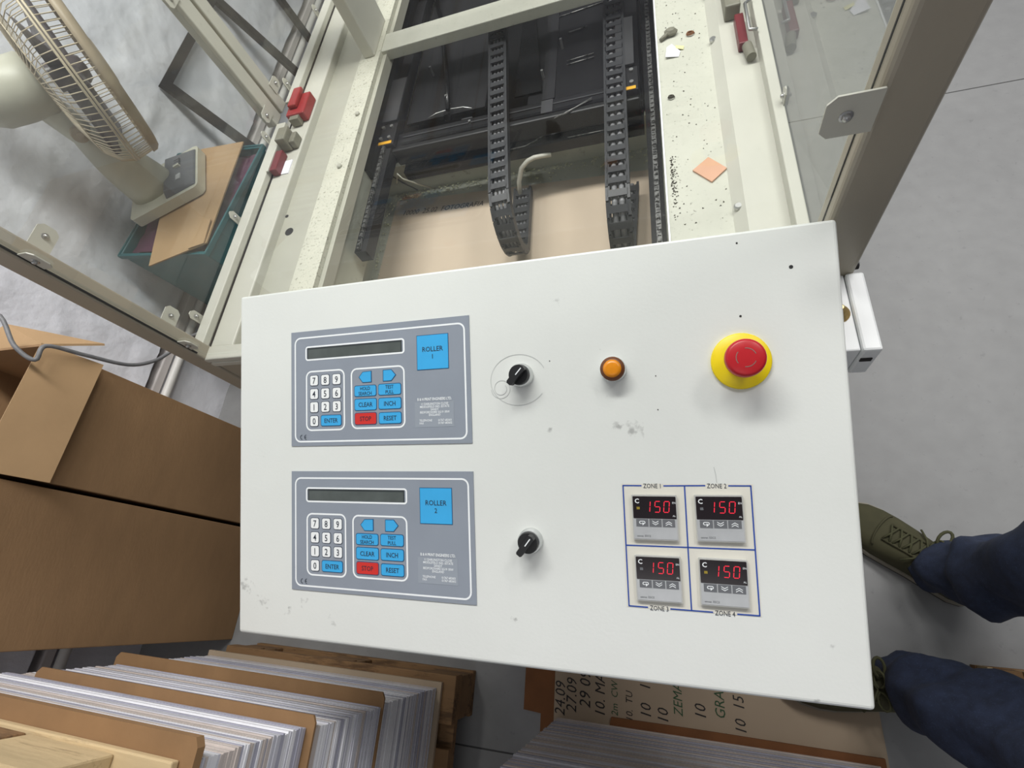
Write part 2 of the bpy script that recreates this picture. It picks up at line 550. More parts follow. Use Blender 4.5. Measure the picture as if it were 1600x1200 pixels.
# ------------------------------------------------------------------ control console
TILT = 0.36395251
XP = Vector((1, 0, 0))
UP = Vector((0, math.cos(TILT), math.sin(TILT)))
NP = Vector((0, -math.sin(TILT), math.cos(TILT)))
OP = CAM - NP * 0.59
PT = Matrix(((XP.x, UP.x, NP.x, OP.x), (XP.y, UP.y, NP.y, OP.y), (XP.z, UP.z, NP.z, OP.z), (0, 0, 0, 1)))


def pp(u, v, w_=0.0):
    return PT @ Vector((u, v, w_))


U0, U1, V0, V1 = -0.6180, 0.1832, -0.3020, 0.2000
con = thing('control_console', (-0.217, 0.17, 0.66), 'white sloping control console with keypads, dials and red stop button', 'control panel')
a, b, c, d = pp(U0, V0), pp(U1, V0), pp(U1, V1), pp(U0, V1)
zb = 0.675
vs = [a, b, c, d] + [Vector((q.x, q.y, zb)) for q in (a, b, c, d)]
body = MB().add(vs, [(0, 1, 2, 3), (7, 6, 5, 4), (0, 4, 5, 1), (1, 5, 6, 2), (2, 6, 7, 3), (3, 7, 4, 0)])
cbase = Vector((-0.2174, (a.y + d.y) / 2, zb))
SCUFFS = []
for (u, v, rad, t) in ((-0.037, -0.018, 0.022, 0.42), (-0.055, -0.012, 0.014, 0.36), (-0.137, -0.016, 0.010, 0.36), (-0.606, -0.235, 0.022, 0.40), (-0.575, -0.256, 0.020, 0.33),
                       (-0.53, -0.262, 0.016, 0.30), (-0.50, -0.25, 0.014, 0.33), (-0.455, -0.270, 0.014, 0.34), (0.15, -0.243, 0.009, 0.32), (-0.189, -0.245, 0.010, 0.30),
                       (0.13, -0.30, 0.01, 0.3), (-0.12, 0.14, 0.014, 0.22), (-0.075, 0.08, 0.012, 0.22), (0.16, -0.205, 0.010, 0.25)):
    q = pp(u, v) - cbase
    SCUFFS.append((q.x, q.y, q.z, rad, t))
M['console'] = console_mat()
obj('enclosure', body, M['console'], con, bevel=0.004, seg=3)
obj('mounting_bracket', BX((-0.45, 0.39, 0.685), (0.02, 0.412, 0.72)), M['cream'], con)


def mm(pts):
    return [(x / 1000, y / 1000) for x, y in pts]


W0 = 0.0002


def overlay(dv, num):
    ov = obj('keypad_overlay', MB().prism(mm([(-521, -31 + dv), (-239, -31 + dv), (-239, 135 + dv), (-521, 135 + dv)]), 0, 0.0012, T=PT), M['overlay'], con)
    z = 0.0014

    def line(x0, y0, x1, y1, r, t=2.6):
        mb = MB()
        mb.ring(mm(rrect(x0, y0 + dv, x1, y1 + dv, r)), mm(rrect(x0 + t, y0 + dv + t, x1 - t, y1 + dv - t, max(0.5, r - t))), z, 0, PT)
        obj('border_line', mb, M['white_line'], ov)

    line(-515, -26, -245, 126.5, 10, 2.3)
    line(-496, 91.5, -334, 112.6, 4.5, 2.3)
    line(-495.3, -10, -429.4, 76.6, 9.5, 2.3)
    line(-419.5, -9, -334.4, 76, 9.5, 2.3)
    mb = MB().prism(mm([(-492.5, 94.3 + dv), (-338.3, 94.3 + dv), (-338.3, 110.1 + dv), (-492.5, 110.1 + dv)]), 0.0012, 0.0015, 1, PT)
    mb.flat(mm([(-490.5, 94.3 + dv), (-339.6, 94.3 + dv), (-339.6, 107.6 + dv), (-490.5, 107.6 + dv)]), 0.0017, 0, PT)
    obj('display_window', mb, [M['lcd'], M['lcd_edge']], ov)

    def key(x0, y0, x1, y1, face, rim, legend, size, r=2.6, name='key'):
        mb = MB()
        mb.prism(mm(rrect(x0 - .9, y0 + dv - .9, x1 + .9, y1 + dv + .9, r + .6)), 0.0012, 0.0016, 1, PT)
        mb.prism(mm(rrect(x0, y0 + dv, x1, y1 + dv, r)), 0.0016, 0.0019, 0, PT)
        cx, cy = (x0 + x1) / 2000, (y0 + y1) / 2000 + dv / 1000
        rows = legend.split('/')
        for i, t in enumerate(rows):
            yy = cy + ((len(rows) - 1) / 2 - i) * size * 1.02 - size * 0.36
            mb.text(t, cx, yy, 0.0021, size, 2, PT, bold=0.008, sx=0.86)
        obj(name, mb, [face, rim, M['ink']], ov)

    for i, xx in enumerate((-487.4, -468.4, -449.3)):
        for j, yy in enumerate((55.3, 35.9, 16.9)):
            key(xx, yy, xx + 13, yy + 14.2, M['keywhite'], M['keyrim'], str((7, 4, 1)[j] + i), 0.0125, name='number_key')
    key(-487.4, -3, -474.4, 11.4, M['keywhite'], M['keyrim'], '0', 0.0125, name='number_key')
    key(-469, -2.8, -435.9, 11.5, M['keyblue'], M['bluerim'], 'ENTER', 0.0088, name='enter_key')
    key(-413, 36.5, -379.2, 50.6, M['keyblue'], M['bluerim'], 'HOLD/SEARCH', 0.0068, name='function_key')
    key(-374.8, 36.8, -340.8, 51.1, M['keyblue'], M['bluerim'], 'TEST/PULL', 0.0068, name='function_key')
    key(-413, 17.1, -378.9, 32.2, M['keyblue'], M['bluerim'], 'CLEAR', 0.0088, name='function_key')
    key(-374.7, 17.6, -340.8, 31.9, M['keyblue'], M['bluerim'], 'INCH', 0.0088, name='function_key')
    key(-412.9, -2.5, -379.2, 12.9, M['keyred'], M['bluerim'], 'STOP', 0.0088, name='stop_key')
    key(-374.5, -2.3, -340.8, 12.2, M['keyblue'], M['bluerim'], 'RESET', 0.0088, name='function_key')
    for pts in ([(-405.5, 62.8), (-399.7, 55.6), (-386.8, 55.8), (-386.8, 70.1), (-399.6, 69.6)], [(-367.1, 55.8), (-355.2, 55.9), (-348.7, 63.1), (-355.1, 70.3), (-367, 70.1)]):
        cx = sum(p[0] for p in pts) / 5
        cy = sum(p[1] for p in pts) / 5
        mb = MB().prism(mm([(cx + (x - cx) * 1.12, cy + (y - cy) * 1.12 + dv) for x, y in pts]), 0.0012, 0.0016, 1, PT)
        mb.prism(mm([(x, y + dv) for x, y in pts]), 0.0016, 0.0019, 0, PT)
        obj('arrow_key', mb, [M['keyblue'], M['bluerim']], ov)
    mb = MB().prism(mm([(-315.6, 67 + dv), (-268.9, 67 + dv), (-268.9, 114 + dv), (-315.6, 114 + dv)]), 0.0012, 0.0015, 1, PT)
    mb.prism(mm([(-314.8, 67.8 + dv), (-269.7, 67.8 + dv), (-269.7, 113.2 + dv), (-314.8, 113.2 + dv)]), 0.0015, 0.0018, 0, PT)
    mb.text('ROLLER', -0.2922, (91.4 + dv) / 1000, 0.002, 0.0092, 2, PT, bold=0.006, sx=0.95)
    mb.text(num, -0.2922, (81.6 + dv) / 1000, 0.002, 0.0086, 2, PT, bold=0.008)
    obj('title_label', mb, [M['keyblue'], M['bluerim'], M['ink']], ov)
    mb = MB().flat(mm([(-320, -9 + dv), (-263.5, -9 + dv), (-263.5, 24.3 + dv), (-320, 24.3 + dv)]), 0.0014, 1, PT)
    for t, yy, s, bd in (('B & H PRINT ENGINEERS LTD.', 26.2, 0.0051, 0.02), ('11 DARLINGTON CLOSE', 20.2, 0.0042, 0.01), ('MIDDLEFIELD IND. ESTATE', 16.5, 0.0042, 0.01),
                         ('SANDY', 12.8, 0.0042, 0.01), ('BEDFORDSHIRE SG19 1RW', 9.2, 0.0042, 0.01), ('ENGLAND', 5.6, 0.0042, 0.01)):
        mb.text(t, -0.2910, (yy + dv) / 1000, 0.0016, s, 0, PT, bold=bd, sx=0.86 if s < 0.005 else 0.74)
    for t, x, yy, al in (('TELEPHONE', -0.3135, -1.5, 'LEFT'), ('01767 682601', -0.2662, -1.5, 'RIGHT'), ('FAX', -0.3135, -5.2, 'LEFT'), ('01767 682602', -0.2662, -5.2, 'RIGHT')):
        mb.text(t, x, (yy + dv) / 1000, 0.0016, 0.0040, 0, PT, align=al, bold=0.01, sx=0.86)
    obj('address_text', mb, [M['white_line'], M['overlay_patch']], ov)
    mb = MB()                                             # CE mark: two open arcs, one with a bar
    for cx in (-0.5020, -0.4950):
        po, pi = [], []
        for i in range(13):
            q = math.radians(90 + 180 * i / 12)
            po.append((cx + 0.0034 * math.cos(q), (-18.4 + dv) / 1000 + 0.0034 * math.sin(q)))
            pi.append((cx + 0.0026 * math.cos(q), (-18.4 + dv) / 1000 + 0.0026 * math.sin(q)))
        vs = [(x, y, 0.0016) for x, y in po + pi]
        mb.add(vs, [(i, i + 1, i + 14, i + 13) for i in range(12)], 0, False, PT)
    mb.flat(mm([(-498, -18.8 + dv), (-495, -18.8 + dv), (-495, -18 + dv), (-498, -18 + dv)]), 0.0016, 0, PT)
    obj('ce_mark', mb, M['ink'], ov)


overlay(0, '1')
overlay(-202.0, '2')


def frame_at(u, v, ang=0.0):
    return PT @ Matrix.Translation((u, v, 0)) @ Matrix.Rotation(ang, 4, 'Z')


def selector(u, v, ang, lab):
    T = frame_at(u, v)
    s = obj('selector_switch', MB().lathe([(0.0150, 0), (0.0150, 0.004), (0.0142, 0.0055), (0.0142, 0.011), (0.0130, 0.0122)], 32, 0, T), M['chrome'], con, label=lab)
    kb = MB().lathe([(0.0126, 0.0122), (0.0126, 0.016), (0.0120, 0.0175)], 32, 0, T)
    T2 = frame_at(u, v, ang)
    kb.prism([(-0.0155, -0.0026), (-0.0135, -0.0040), (0.0112, -0.0044), (0.0125, 0), (0.0112, 0.0044), (-0.0135, 0.0040), (-0.0155, 0.0026)], 0.0165, 0.0265, 0, T2)
    obj('knob', kb, M['knob'], s, bevel=0.0008)
    obj('pointer_line', MB().prism([(-0.0012, -0.0006), (0.0095, -0.0006), (0.0095, 0.0006), (-0.0012, 0.0006)], 0.0265, 0.0268, 0, T2), M['white_line'], s)


selector(-0.1700, 0.0520, math.radians(48), 'selector switch beside the ROLLER 1 keypad')
selector(-0.1655, -0.1500, math.radians(52), 'selector switch beside the ROLLER 2 keypad')
# amber pilot lamp
T = frame_at(-0.0570, 0.0525)
s = obj('pilot_lamp', MB().lathe([(0.0150, 0), (0.0150, 0.006), (0.0145, 0.0105), (0.0136, 0.012)], 32, 0, T), M['chrome'], con)
obj('lens_rim', MB().lathe([(0.0142, 0.010), (0.0140, 0.0155), (0.0106, 0.0172)], 32, 0, T), M['amber_rim'], s)
obj('lens', MB().lathe([(0.0106, 0.0165), (0.0103, 0.0176), (0.006, 0.0186), (0.0005, 0.0188)], 32, 0, T), M['amber'], s)
# emergency stop
T = frame_at(0.0810, 0.0535)
s = obj('emergency_stop', MB().lathe([(0.0308, 0), (0.0308, 0.0035), (0.0298, 0.0045), (0.012, 0.0048)], 48, 0, T), M['estop_y'], con)
obj('collar', MB().lathe([(0.0150, 0.0045), (0.0150, 0.018), (0.0120, 0.019), (0.0120, 0.028)], 32, 0, T), M['knob'], s)
obj('mushroom_head', MB().lathe([(0.0120, 0.0245), (0.0185, 0.0255), (0.0200, 0.0285), (0.0200, 0.0360), (0.0190, 0.0392), (0.0165, 0.0405), (0.008, 0.0412), (0.0005, 0.0413)], 48, 0, T), M['estop_r'], s)
mb = MB()
for k in range(3):
    a0 = math.radians(20 + 120 * k)
    vs = []
    for i in range(11):
        q = a0 + math.radians(75) * i / 10
        vs += [(0.0092 * math.cos(q), 0.0092 * math.sin(q), 0.0413), (0.0101 * math.cos(q), 0.0101 * math.sin(q), 0.0412)]
    mb.add(vs, [(2 * i, 2 * i + 1, 2 * i + 3, 2 * i + 2) for i in range(10)], 0, False, T)
obj('arrow_marks', mb, M['estop_mark'], s)

# zone decal and four temperature controllers
mb = MB().flat(mm([(-54.5, -220.5), (85.5, -219.8), (85.5, -80.2), (-54.5, -80.8)]), 0.0003, 1, PT)


def seg(x0, y0, x1, y1, t=1.5):
    dx, dy = x1 - x0, y1 - y0
    L = math.hypot(dx, dy)
    ox, oy = -dy / L * t / 2, dx / L * t / 2
    mb.flat(mm([(x0 + ox, y0 + oy), (x0 - ox, y0 - oy), (x1 - ox, y1 - oy), (x1 + ox, y1 + oy)]), 0.0006, 0, PT)


for s_ in ((-52.6, -83, -31.5, -83), (-7.5, -83, 37, -82.3), (60.5, -82.3, 83, -82.2), (-52, -219, -31, -219), (-7, -218.8, 37.5, -218.7), (61.5, -218.7, 83.6, -218.6),
           (-52.4, -82.4, -52, -219.6), (83, -81.6, 83.6, -219.2), (15.2, -82.5, 15.3, -218.7), (-52, -151, 83.4, -150)):
    seg(*s_)
for t, x, y in (('ZONE 1', -19.5, -85.6), ('ZONE 2', 48.7, -85), ('ZONE 3', -18.8, -221.7), ('ZONE 4', 49.5, -221.5)):
    mb.text(t, x / 1000, y / 1000, 0.0006, 0.0072, 2, PT, sx=0.80)
obj('zone_decal', mb, [M['zone_blue'], M['decal'], M['ink']], con)

SEG7 = {'1': 'bc', '5': 'acdfg', '0': 'abcdef'}


def controller(u, v, ang, lab, yellow):
    """48 mm square controller, u v = its top left corner in mm"""
    T = PT @ Matrix.Translation(((u + 24.5) / 1000, (v - 25) / 1000, 0)) @ Matrix.Rotation(ang, 4, 'Z')
    q = 0.0247
    s = obj('temperature_controller', MB().prism(rrect(-q, -0.0252, q, 0.0252, 0.001, 2), 0, 0.0042, 0, T), M['ctl_body'], con, label=lab, bevel=0.0008)
    obj('face_plate', MB().prism(rrect(-0.0234, -0.0240, 0.0234, 0.0016, 0.0006, 2), 0.0042, 0.0047, 0, T), M['ctl_silver'], s)
    obj('display_window', MB().prism(rrect(-0.0234, -0.0012, 0.0234, 0.0236, 0.0006, 2), 0.0042, 0.0049, 0, T), M['ctl_black'], s)
    mb = MB()
    for k, ch in enumerate('8150'):
        x0 = -0.0195 + k * 0.0098
        wd, h = 0.0056, 0.0060
        yb = 0.0062

        def bar(p0, p1, m):
            d = Vector((p1[0] - p0[0], p1[1] - p0[1], 0))
            n_ = Vector((-d.y, d.x, 0)).normalized() * 0.00046
            e = d.normalized() * 0.0005
            sl = 0.10
            pts = [Vector((p0[0], p0[1], 0)) + e + n_, Vector((p0[0], p0[1], 0)) + e - n_, Vector((p1[0], p1[1], 0)) - e - n_, Vector((p1[0], p1[1], 0)) - e + n_]
            mb.flat([(p.x + sl * (p.y - yb), p.y) for p in pts], 0.0051, m, T)

        if k == 0:
            continue
        S = {'a': ((x0, yb + 2 * h), (x0 + wd, yb + 2 * h)), 'b': ((x0 + wd, yb + 2 * h), (x0 + wd, yb + h)), 'c': ((x0 + wd, yb + h), (x0 + wd, yb)), 'd': ((x0, yb), (x0 + wd, yb)),
             'e': ((x0, yb + h), (x0, yb)), 'f': ((x0, yb + 2 * h), (x0, yb + h)), 'g': ((x0, yb + h), (x0 + wd, yb + h))}
        if ch == '1':
            S = {n2: ((p[0][0] - wd * .2, p[0][1]), (p[1][0] - wd * .2, p[1][1])) for n2, p in S.items()}
        for n2, (p0, p1) in S.items():
            if n2 in SEG7[ch]:
                bar(p0, p1, 0)
    obj('digits', mb, [M['led_on'], M['led_off']], s, label='red lit digits reading 150')
    mb = MB()
    mb.text('C', -0.0187, 0.0160, 0.0052, 0.0072, 0, T, bold=0.02)
    mb.text('EN', 0.0213, 0.0158, 0.0052, 0.0030, 0, T)
    mb.text('AL', 0.0210, 0.0014, 0.0052, 0.0028, 0, T)
    obj('printed_letters', mb, M['white_line'], s)
    obj('indicator', MB().prism([(-0.0194, 0.0090), (-0.0160, 0.0090), (-0.0160, 0.0118), (-0.0194, 0.0118)], 0.0049, 0.0052, 0, T), M['led_yel'] if yellow else M['ctl_btn'], s)
    mb = MB()
    mb.text('omron', -0.0205, -0.0216, 0.0049, 0.0026, 0, T, align='LEFT', bold=0.02)
    mb.text('E5CS', -0.0120, -0.0216, 0.0049, 0.0031, 0, T, align='LEFT')
    obj('maker_text', mb, M['ctl_btn'], s)
    for k in range(3):
        x0 = -0.0206 + k * 0.0144
        mb = MB().prism([(x0, -0.0101), (x0 + 0.0132, -0.0101), (x0 + 0.0132, -0.0018), (x0, -0.0018)], 0.0047, 0.0051, 0, T)
        cx, cy = x0 + 0.0066, -0.0060
        if k == 0:
            po = rrect(cx - 0.0034, cy - 0.0012, cx + 0.0034, cy + 0.0022, 0.0016, 4)
            pi = rrect(cx - 0.0026, cy - 0.0005, cx + 0.0026, cy + 0.0014, 0.0010, 4)
            mb.ring(po, pi, 0.0053, 1, T)
            mb.flat([(cx + 0.0002, cy - 0.0030), (cx + 0.0024, cy - 0.0009), (cx + 0.0002, cy + 0.0008)], 0.0054, 1, T)
        else:
            sg = 1 if k == 2 else -1
            for dy in (-0.0011, 0.0011):
                for sx in (-1, 1):
                    p = [(cx, cy + dy + sg * 0.0012), (cx + sx * 0.0034, cy + dy - sg * 0.0009), (cx + sx * 0.0034, cy + dy - sg * 0.0017), (cx, cy + dy + sg * 0.0003)]
                    mb.flat(p, 0.0053, 1, T)
        obj('button', mb, [M['ctl_btn'], M['white_line']], s)


controller(-43.0, -93.0, math.radians(0.2), 'temperature controller of ZONE 1, yellow indicator lit', True)
controller(25.0, -92.2, math.radians(0.6), 'temperature controller of ZONE 2', False)
controller(-42.6, -160.6, math.radians(0.4), 'temperature controller of ZONE 3', False)
controller(25.3, -160.6, math.radians(-0.2), 'temperature controller of ZONE 4, worn right edge', True)
for (u, v, r) in ((84.8, 186.1, 1.1), (136.8, 152.6, 2.1), (83.8, 103.6, 1.3), (-134, 68, .7), (-9.5, 42.5, .7), (-9, 3.5, .7)):
    obj('screw_hole', MB().lathe([(r / 1000, -0.0008), (r / 1000, 0.0003)], 10, 0, frame_at(u / 1000, v / 1000)), M['hole'], con)
mb = MB()                                                  # faint pencil spiral beside the upper selector


def ribbon(pts, wd, z, T):
    vs = []
    for i, (x, y) in enumerate(pts):
        x2, y2 = pts[min(i + 1, len(pts) - 1)]
        x1, y1 = pts[max(i - 1, 0)]
        L = math.hypot(x2 - x1, y2 - y1) or 1
        nx, ny = -(y2 - y1) / L * wd, (x2 - x1) / L * wd
        vs += [(x + nx, y + ny, z), (x - nx, y - ny, z)]
    mb.add(vs, [(2 * i, 2 * i + 1, 2 * i + 3, 2 * i + 2) for i in range(len(pts) - 1)], 0, False, T)


pts = []
for i in range(60):
    t = i / 59
    q = -0.6 - t * 2 * PI * 1.15
    r = 0.036
    pts.append((-0.172 + r * 1.02 * math.cos(q) - 0.003, 0.049 + 0.032 * math.sin(q) - 0.002))
ribbon(pts[:44], 0.0003, 0.0004, PT)
pts = [(-0.1978 + (0.0135 - 0.007 * i / 60) * math.cos(3.2 + i / 60 * 10), 0.0370 + (0.0135 - 0.007 * i / 60) * math.sin(3.2 + i / 60 * 10)) for i in range(61)]
ribbon(pts, 0.0003, 0.0004, PT)
ribbon([(0.047, -0.062), (0.0485, -0.070), (0.049, -0.079)], 0.0003, 0.0004, PT)
obj('pencil_doodle', mb, M['pencil'], con)

# ------------------------------------------------------------------ printing machine
mac = thing('conveyor_machine', (-0.35, 1.6, 0.0), 'cream steel conveyor machine with clear guard panes behind the console', 'machine')


def part(name, mb, m, parent=mac, **k):
    return obj(name, mb, m, parent, **k)


YF, YB = 0.408, 2.9
# body shell
part('side_panel', BX((-0.955, YF + 0.034, 0.06), (-0.93, YB, 0.70)), M['cream'])
part('side_panel', BX((0.206, YF + 0.05, 0.06), (0.231, YB, 0.69)), M['cream'])
part('front_panel', BX((-0.955, YF + 0.004, 0.06), (0.231, YF + 0.03, 0.69)), M['cream_post'])
part('front_rail', BX((-0.956, YF, 0.690), (0.233, YF + 0.032, 0.706)).box((-0.956, YF, 0.708), (0.233, YF + 0.032, 0.723)), M['cream'], bevel=0.003)
part('back_panel', BX((-0.955, YB - 0.03, 0.06), (0.231, YB, 1.35)), M['black'])
for x in (-0.93, 0.18):
    for y in (0.46, 2.8):
        part('foot', MB().cyl((x, y, 0), (x, y, 0.06), 0.03, n=12), M['knob'])
# left table: raised strip, recess, speckled plate
part('table_strip', BX((-0.907, YF + 0.03, 0.690), (-0.847, YB - 0.03, 0.7215)), M['cream'], bevel=0.003)
part('table_plate', BX((-0.848, YF + 0.03, 0.680), (-0.7665, YB - 0.03, 0.700)), M['recess'])
part('table_plate', BX((-0.7645, YF + 0.03, 0.680), (-0.702, YB - 0.03, 0.7025)), M['cream_speck'])
part('table_lip', BX((-0.7015, YF + 0.03, 0.66), (-0.690, YB - 0.03, 0.690)), M['recess'])
# right table
part('table_plate', BX((0.0225, YF + 0.03, 0.680), (0.1225, YB - 0.03, 0.700)), M['cream_dirty'])
part('table_lip', BX((0.0195, YF + 0.03, 0.655), (0.0223, YB - 0.03, 0.7025)), M['white_plastic'], label='thin white edge strip')
mb = MB().add([(0.1225, YF + 0.03, 0.69), (0.1225, YB - 0.03, 0.69), (0.1225, YB - 0.03, 0.700), (0.1225, YF + 0.03, 0.700), (0.1395, YF + 0.03, 0.7195), (0.1395, YB - 0.03, 0.7195), (0.206, YF + 0.03, 0.7195), (0.206, YB - 0.03, 0.7195), (0.206, YF + 0.03, 0.69), (0.206, YB - 0.03, 0.69)],
              [(3, 2, 5, 4), (4, 5, 7, 6), (6, 7, 9, 8), (0, 3, 4, 6, 8), (1, 9, 7, 5, 2), (0, 1, 2, 3), (0, 8, 9, 1)])
part('table_strip', mb, M['cream'])
part('gap_shadow', BX((-0.9092, YF + 0.034, 0.7205), (-0.9060, YB - 0.04, 0.7228)), M['hole'])  # dark strip standing in for the shade in the gap under the rail
part('cable_hole', MB().lathe([(0.011, 0), (0.011, 0.0008)], 20, 0, Matrix.Translation((-0.820, 0.749, 0.7))), M['hole'])
part('cable_hole', MB().lathe([(0.0045, 0), (0.0045, 0.0008)], 12, 0, Matrix.Translation((-0.8425, 0.800, 0.7))), M['hole'])
for (x, y, z) in ((-0.717, 1.111, 0.7025), (-0.725, 0.93, 0.7025), (0.128, 1.21, 0.706), (0.128, 1.06, 0.706), (0.130, 0.62, 0.708)):
    part('bolt', MB().lathe([(0.007, 0), (0.007, 0.004), (0.005, 0.006)], 6 if x < 0 else 10, 0, Matrix.Translation((x, y, z)), False), M['steel'] if x > 0 else M['recess'])
# guard rails on the table edges, each a door sill
for (ya, yb) in ((YF + 0.03, 1.095), (1.178, YB - 0.03)):
    part('guard_rail', BX((-0.936, ya, 0.724), (-0.9075, yb, 0.740)).box((-0.936, ya, 0.70), (-0.909, yb, 0.724)), M['cream'], bevel=0.002)
part('guard_rail', BX((0.198, YF + 0.03, 0.7195), (0.2155, YB - 0.03, 0.745)), M['cream'], bevel=0.002)
# corner posts
mb = BX((-0.959, YF, 0.06), (-0.907, YF + 0.033, 1.36))
part('corner_post', mb, M['cream_post'], bevel=0.004, seg=3)
part('corner_post', BX((0.183, YF, 0.06), (0.235, YF + 0.036, 1.36)), M['cream_post'], bevel=0.006, seg=3)
# thin dark strip along the gap between post and pane frame
part('post_gap_line', BX((-0.9065, YF + 0.003, 0.745), (-0.9045, YF + 0.006, 1.36)), M['hole'])
part('post_gap_line', BX((0.1822, YF + 0.016, 0.745), (0.1831, YF + 0.018, 1.36)), M['hole'])
# door stiles on the left
part('door_stile', BX((-0.965, 1.092, 0.735), (-0.935, 1.132, 1.36)), M['cream'], bevel=0.003)
part('door_stile', BX((-0.965, 1.142, 0.735), (-0.935, 1.179, 1.36)), M['cream'], bevel=0.003)
part('stile_gap', BX((-0.962, 1.132, 0.735), (-0.945, 1.142, 1.36)), M['cream_post'])
# top beams
part('top_beam', BX((-0.965, YF, 1.35), (-0.907, YB, 1.39)), M['cream'], bevel=0.003)
part('top_beam', BX((0.183, YF, 1.35), (0.235, YB, 1.39)), M['cream'], bevel=0.003)
part('top_beam', BX((-0.907, 1.36, 1.35), (0.183, 1.41, 1.39)), M['cream'], bevel=0.003)
# inner post and cross bar
part('inner_post', BX((-0.749, 1.343, 0.7025), (-0.716, 1.505, 1.352)), M['cream'], bevel=0.003)
part('cross_bar', BX((-0.714, 1.362, 0.672), (0.0195, 1.440, 0.700)), M['cream_dirty'], bevel=0.002)
# panes
part('front_pane', BX((-0.905, YF + 0.008, 0.726), (0.181, YF + 0.013, 1.345)), M['glass'], label='clear acrylic front pane')
part('side_pane', BX((-0.948, YF + 0.034, 0.742), (-0.944, 1.090, 1.345)), M['glass'], label='clear acrylic pane of the near door')
part('side_pane', BX((-0.948, 1.181, 0.742), (-0.944, YB - 0.04, 1.345)), M['glass'], label='clear acrylic pane of the far door')
part('side_pane', BX((0.2165, YF + 0.037, 0.722), (0.2205, YB - 0.04, 1.345)), M['glass'], label='clear acrylic right pane')


def clip(c, ux, uy, n_, wd, h, sign=1):
    """small pane clip: plate with clipped corners and a screw"""
    c, ux, uy, n_ = Vector(c), Vector(ux), Vector(uy), Vector(n_)
    T = Matrix(((ux.x, uy.x, n_.x, c.x), (ux.y, uy.y, n_.y, c.y), (ux.z, uy.z, n_.z, c.z), (0, 0, 0, 1)))
    k = 0.007
    s = part('pane_clip', MB().prism([(-wd + k, -h), (0, -h), (0, h), (-wd + k, h), (-wd, h - k), (-wd, -h + k)], 0, 0.002, 0, T), M['cream'], bevel=0.0006)
    mb = MB().lathe([(0.0058, 0.002), (0.0058, 0.0026), (0.0040, 0.003)], 12, 0, T @ Matrix.Translation((-wd * 0.58, 0, 0)), False)
    mb.lathe([(0.0034, 0.003), (0.0034, 0.0062), (0.001, 0.0072)], 10, 0, T @ Matrix.Translation((-wd * 0.58, 0, 0)))
    obj('screw', mb, M['steel'], s)


clip((0.186, YF - 0.001, 1.041), (1, 0, 0), (0, 0, 1), (0, -1, 0), 0.042, 0.021)
clip((-0.915, YF + 0.006, 1.043), (-1, 0, 0), (0, 0, 1), (0, -1, 0), 0.036, 0.018)
clip((-0.915, YF + 0.006, 0.776), (-1, 0, 0), (0, 0, 1), (0, -1, 0), 0.036, 0.016)
for (y, z) in ((0.480, 1.03), (0.472, 0.80)):
    clip((-0.9405, y - 0.028, z), (0, -1, 0), (0, 0, 1), (1, 0, 0), 0.045, 0.016)
for y in (0.772, 0.50, 1.036, 1.24, 1.571):
    clip((-0.9425, y, 0.728), (0, 0, -1), (0, 1, 0), (1, 0, 0), 0.038, 0.010)
for z in (0.775, 1.05):
    clip((-0.9345, 1.105, z), (0, 1, 0), (0, 0, 1), (1, 0, 0), 0.04, 0.014)
    clip((-0.9345, 1.168, z + 0.01), (0, -1, 0), (0, 0, 1), (1, 0, 0), 0.04, 0.014)
for y in (0.80, 1.20, 1.6):
    clip((0.2150, y, 0.735), (0, 0, -1), (0, 1, 0), (-1, 0, 0), 0.036, 0.010)

# interlock switches
s = part('interlock_switch', BX((-0.905, 1.105, 0.722), (-0.850, 1.185, 0.748)).box((-0.897, 1.125, 0.748), (-0.872, 1.195, 0.760)), M['red_plastic'], bevel=0.003, label='red door interlock')
obj('terminal', BX((-0.893, 1.090, 0.724), (-0.866, 1.106, 0.744)), M['switch_grey'], s)
s = part('interlock_switch', BX((-0.900, 0.918, 0.722), (-0.880, 0.985, 0.742)), M['maroon'], bevel=0.002, label='maroon door interlock with white label')
obj('white_label', BX((-0.8795, 0.920, 0.7215), (-0.858, 0.965, 0.724)), M['paper'], s)
obj('actuator_block', BX((-0.897, 1.000, 0.722), (-0.868, 1.045, 0.760)).box((-0.868, 1.004, 0.722), (-0.852, 1.040, 0.745)), M['switch_grey'], s, bevel=0.003)
obj('hinge_plate', BX((-0.906, 0.915, 0.741), (-0.900, 1.000, 0.744)), M['cream'], s)
s = part('interlock_switch', BX((0.166, 0.985, 0.7195), (0.182, 1.075, 0.738)), M['maroon'], bevel=0.002, label='maroon interlock on the right rail')
obj('cable_plug', MB().cyl((0.180, 0.985, 0.730), (0.184, 0.950, 0.730), 0.009, n=12), M['switch_grey'], s)
obj('actuator_block', BX((0.150, 1.085, 0.7195), (0.178, 1.18, 0.750)), M['switch_grey'], s, bevel=0.003)
obj('strike_bracket', MB().tube([(0.196, 1.09, 0.75), (0.184, 1.08, 0.75), (0.184, 1.00, 0.75), (0.197, 0.995, 0.75)], 0.003, 6), M['steel'], s)

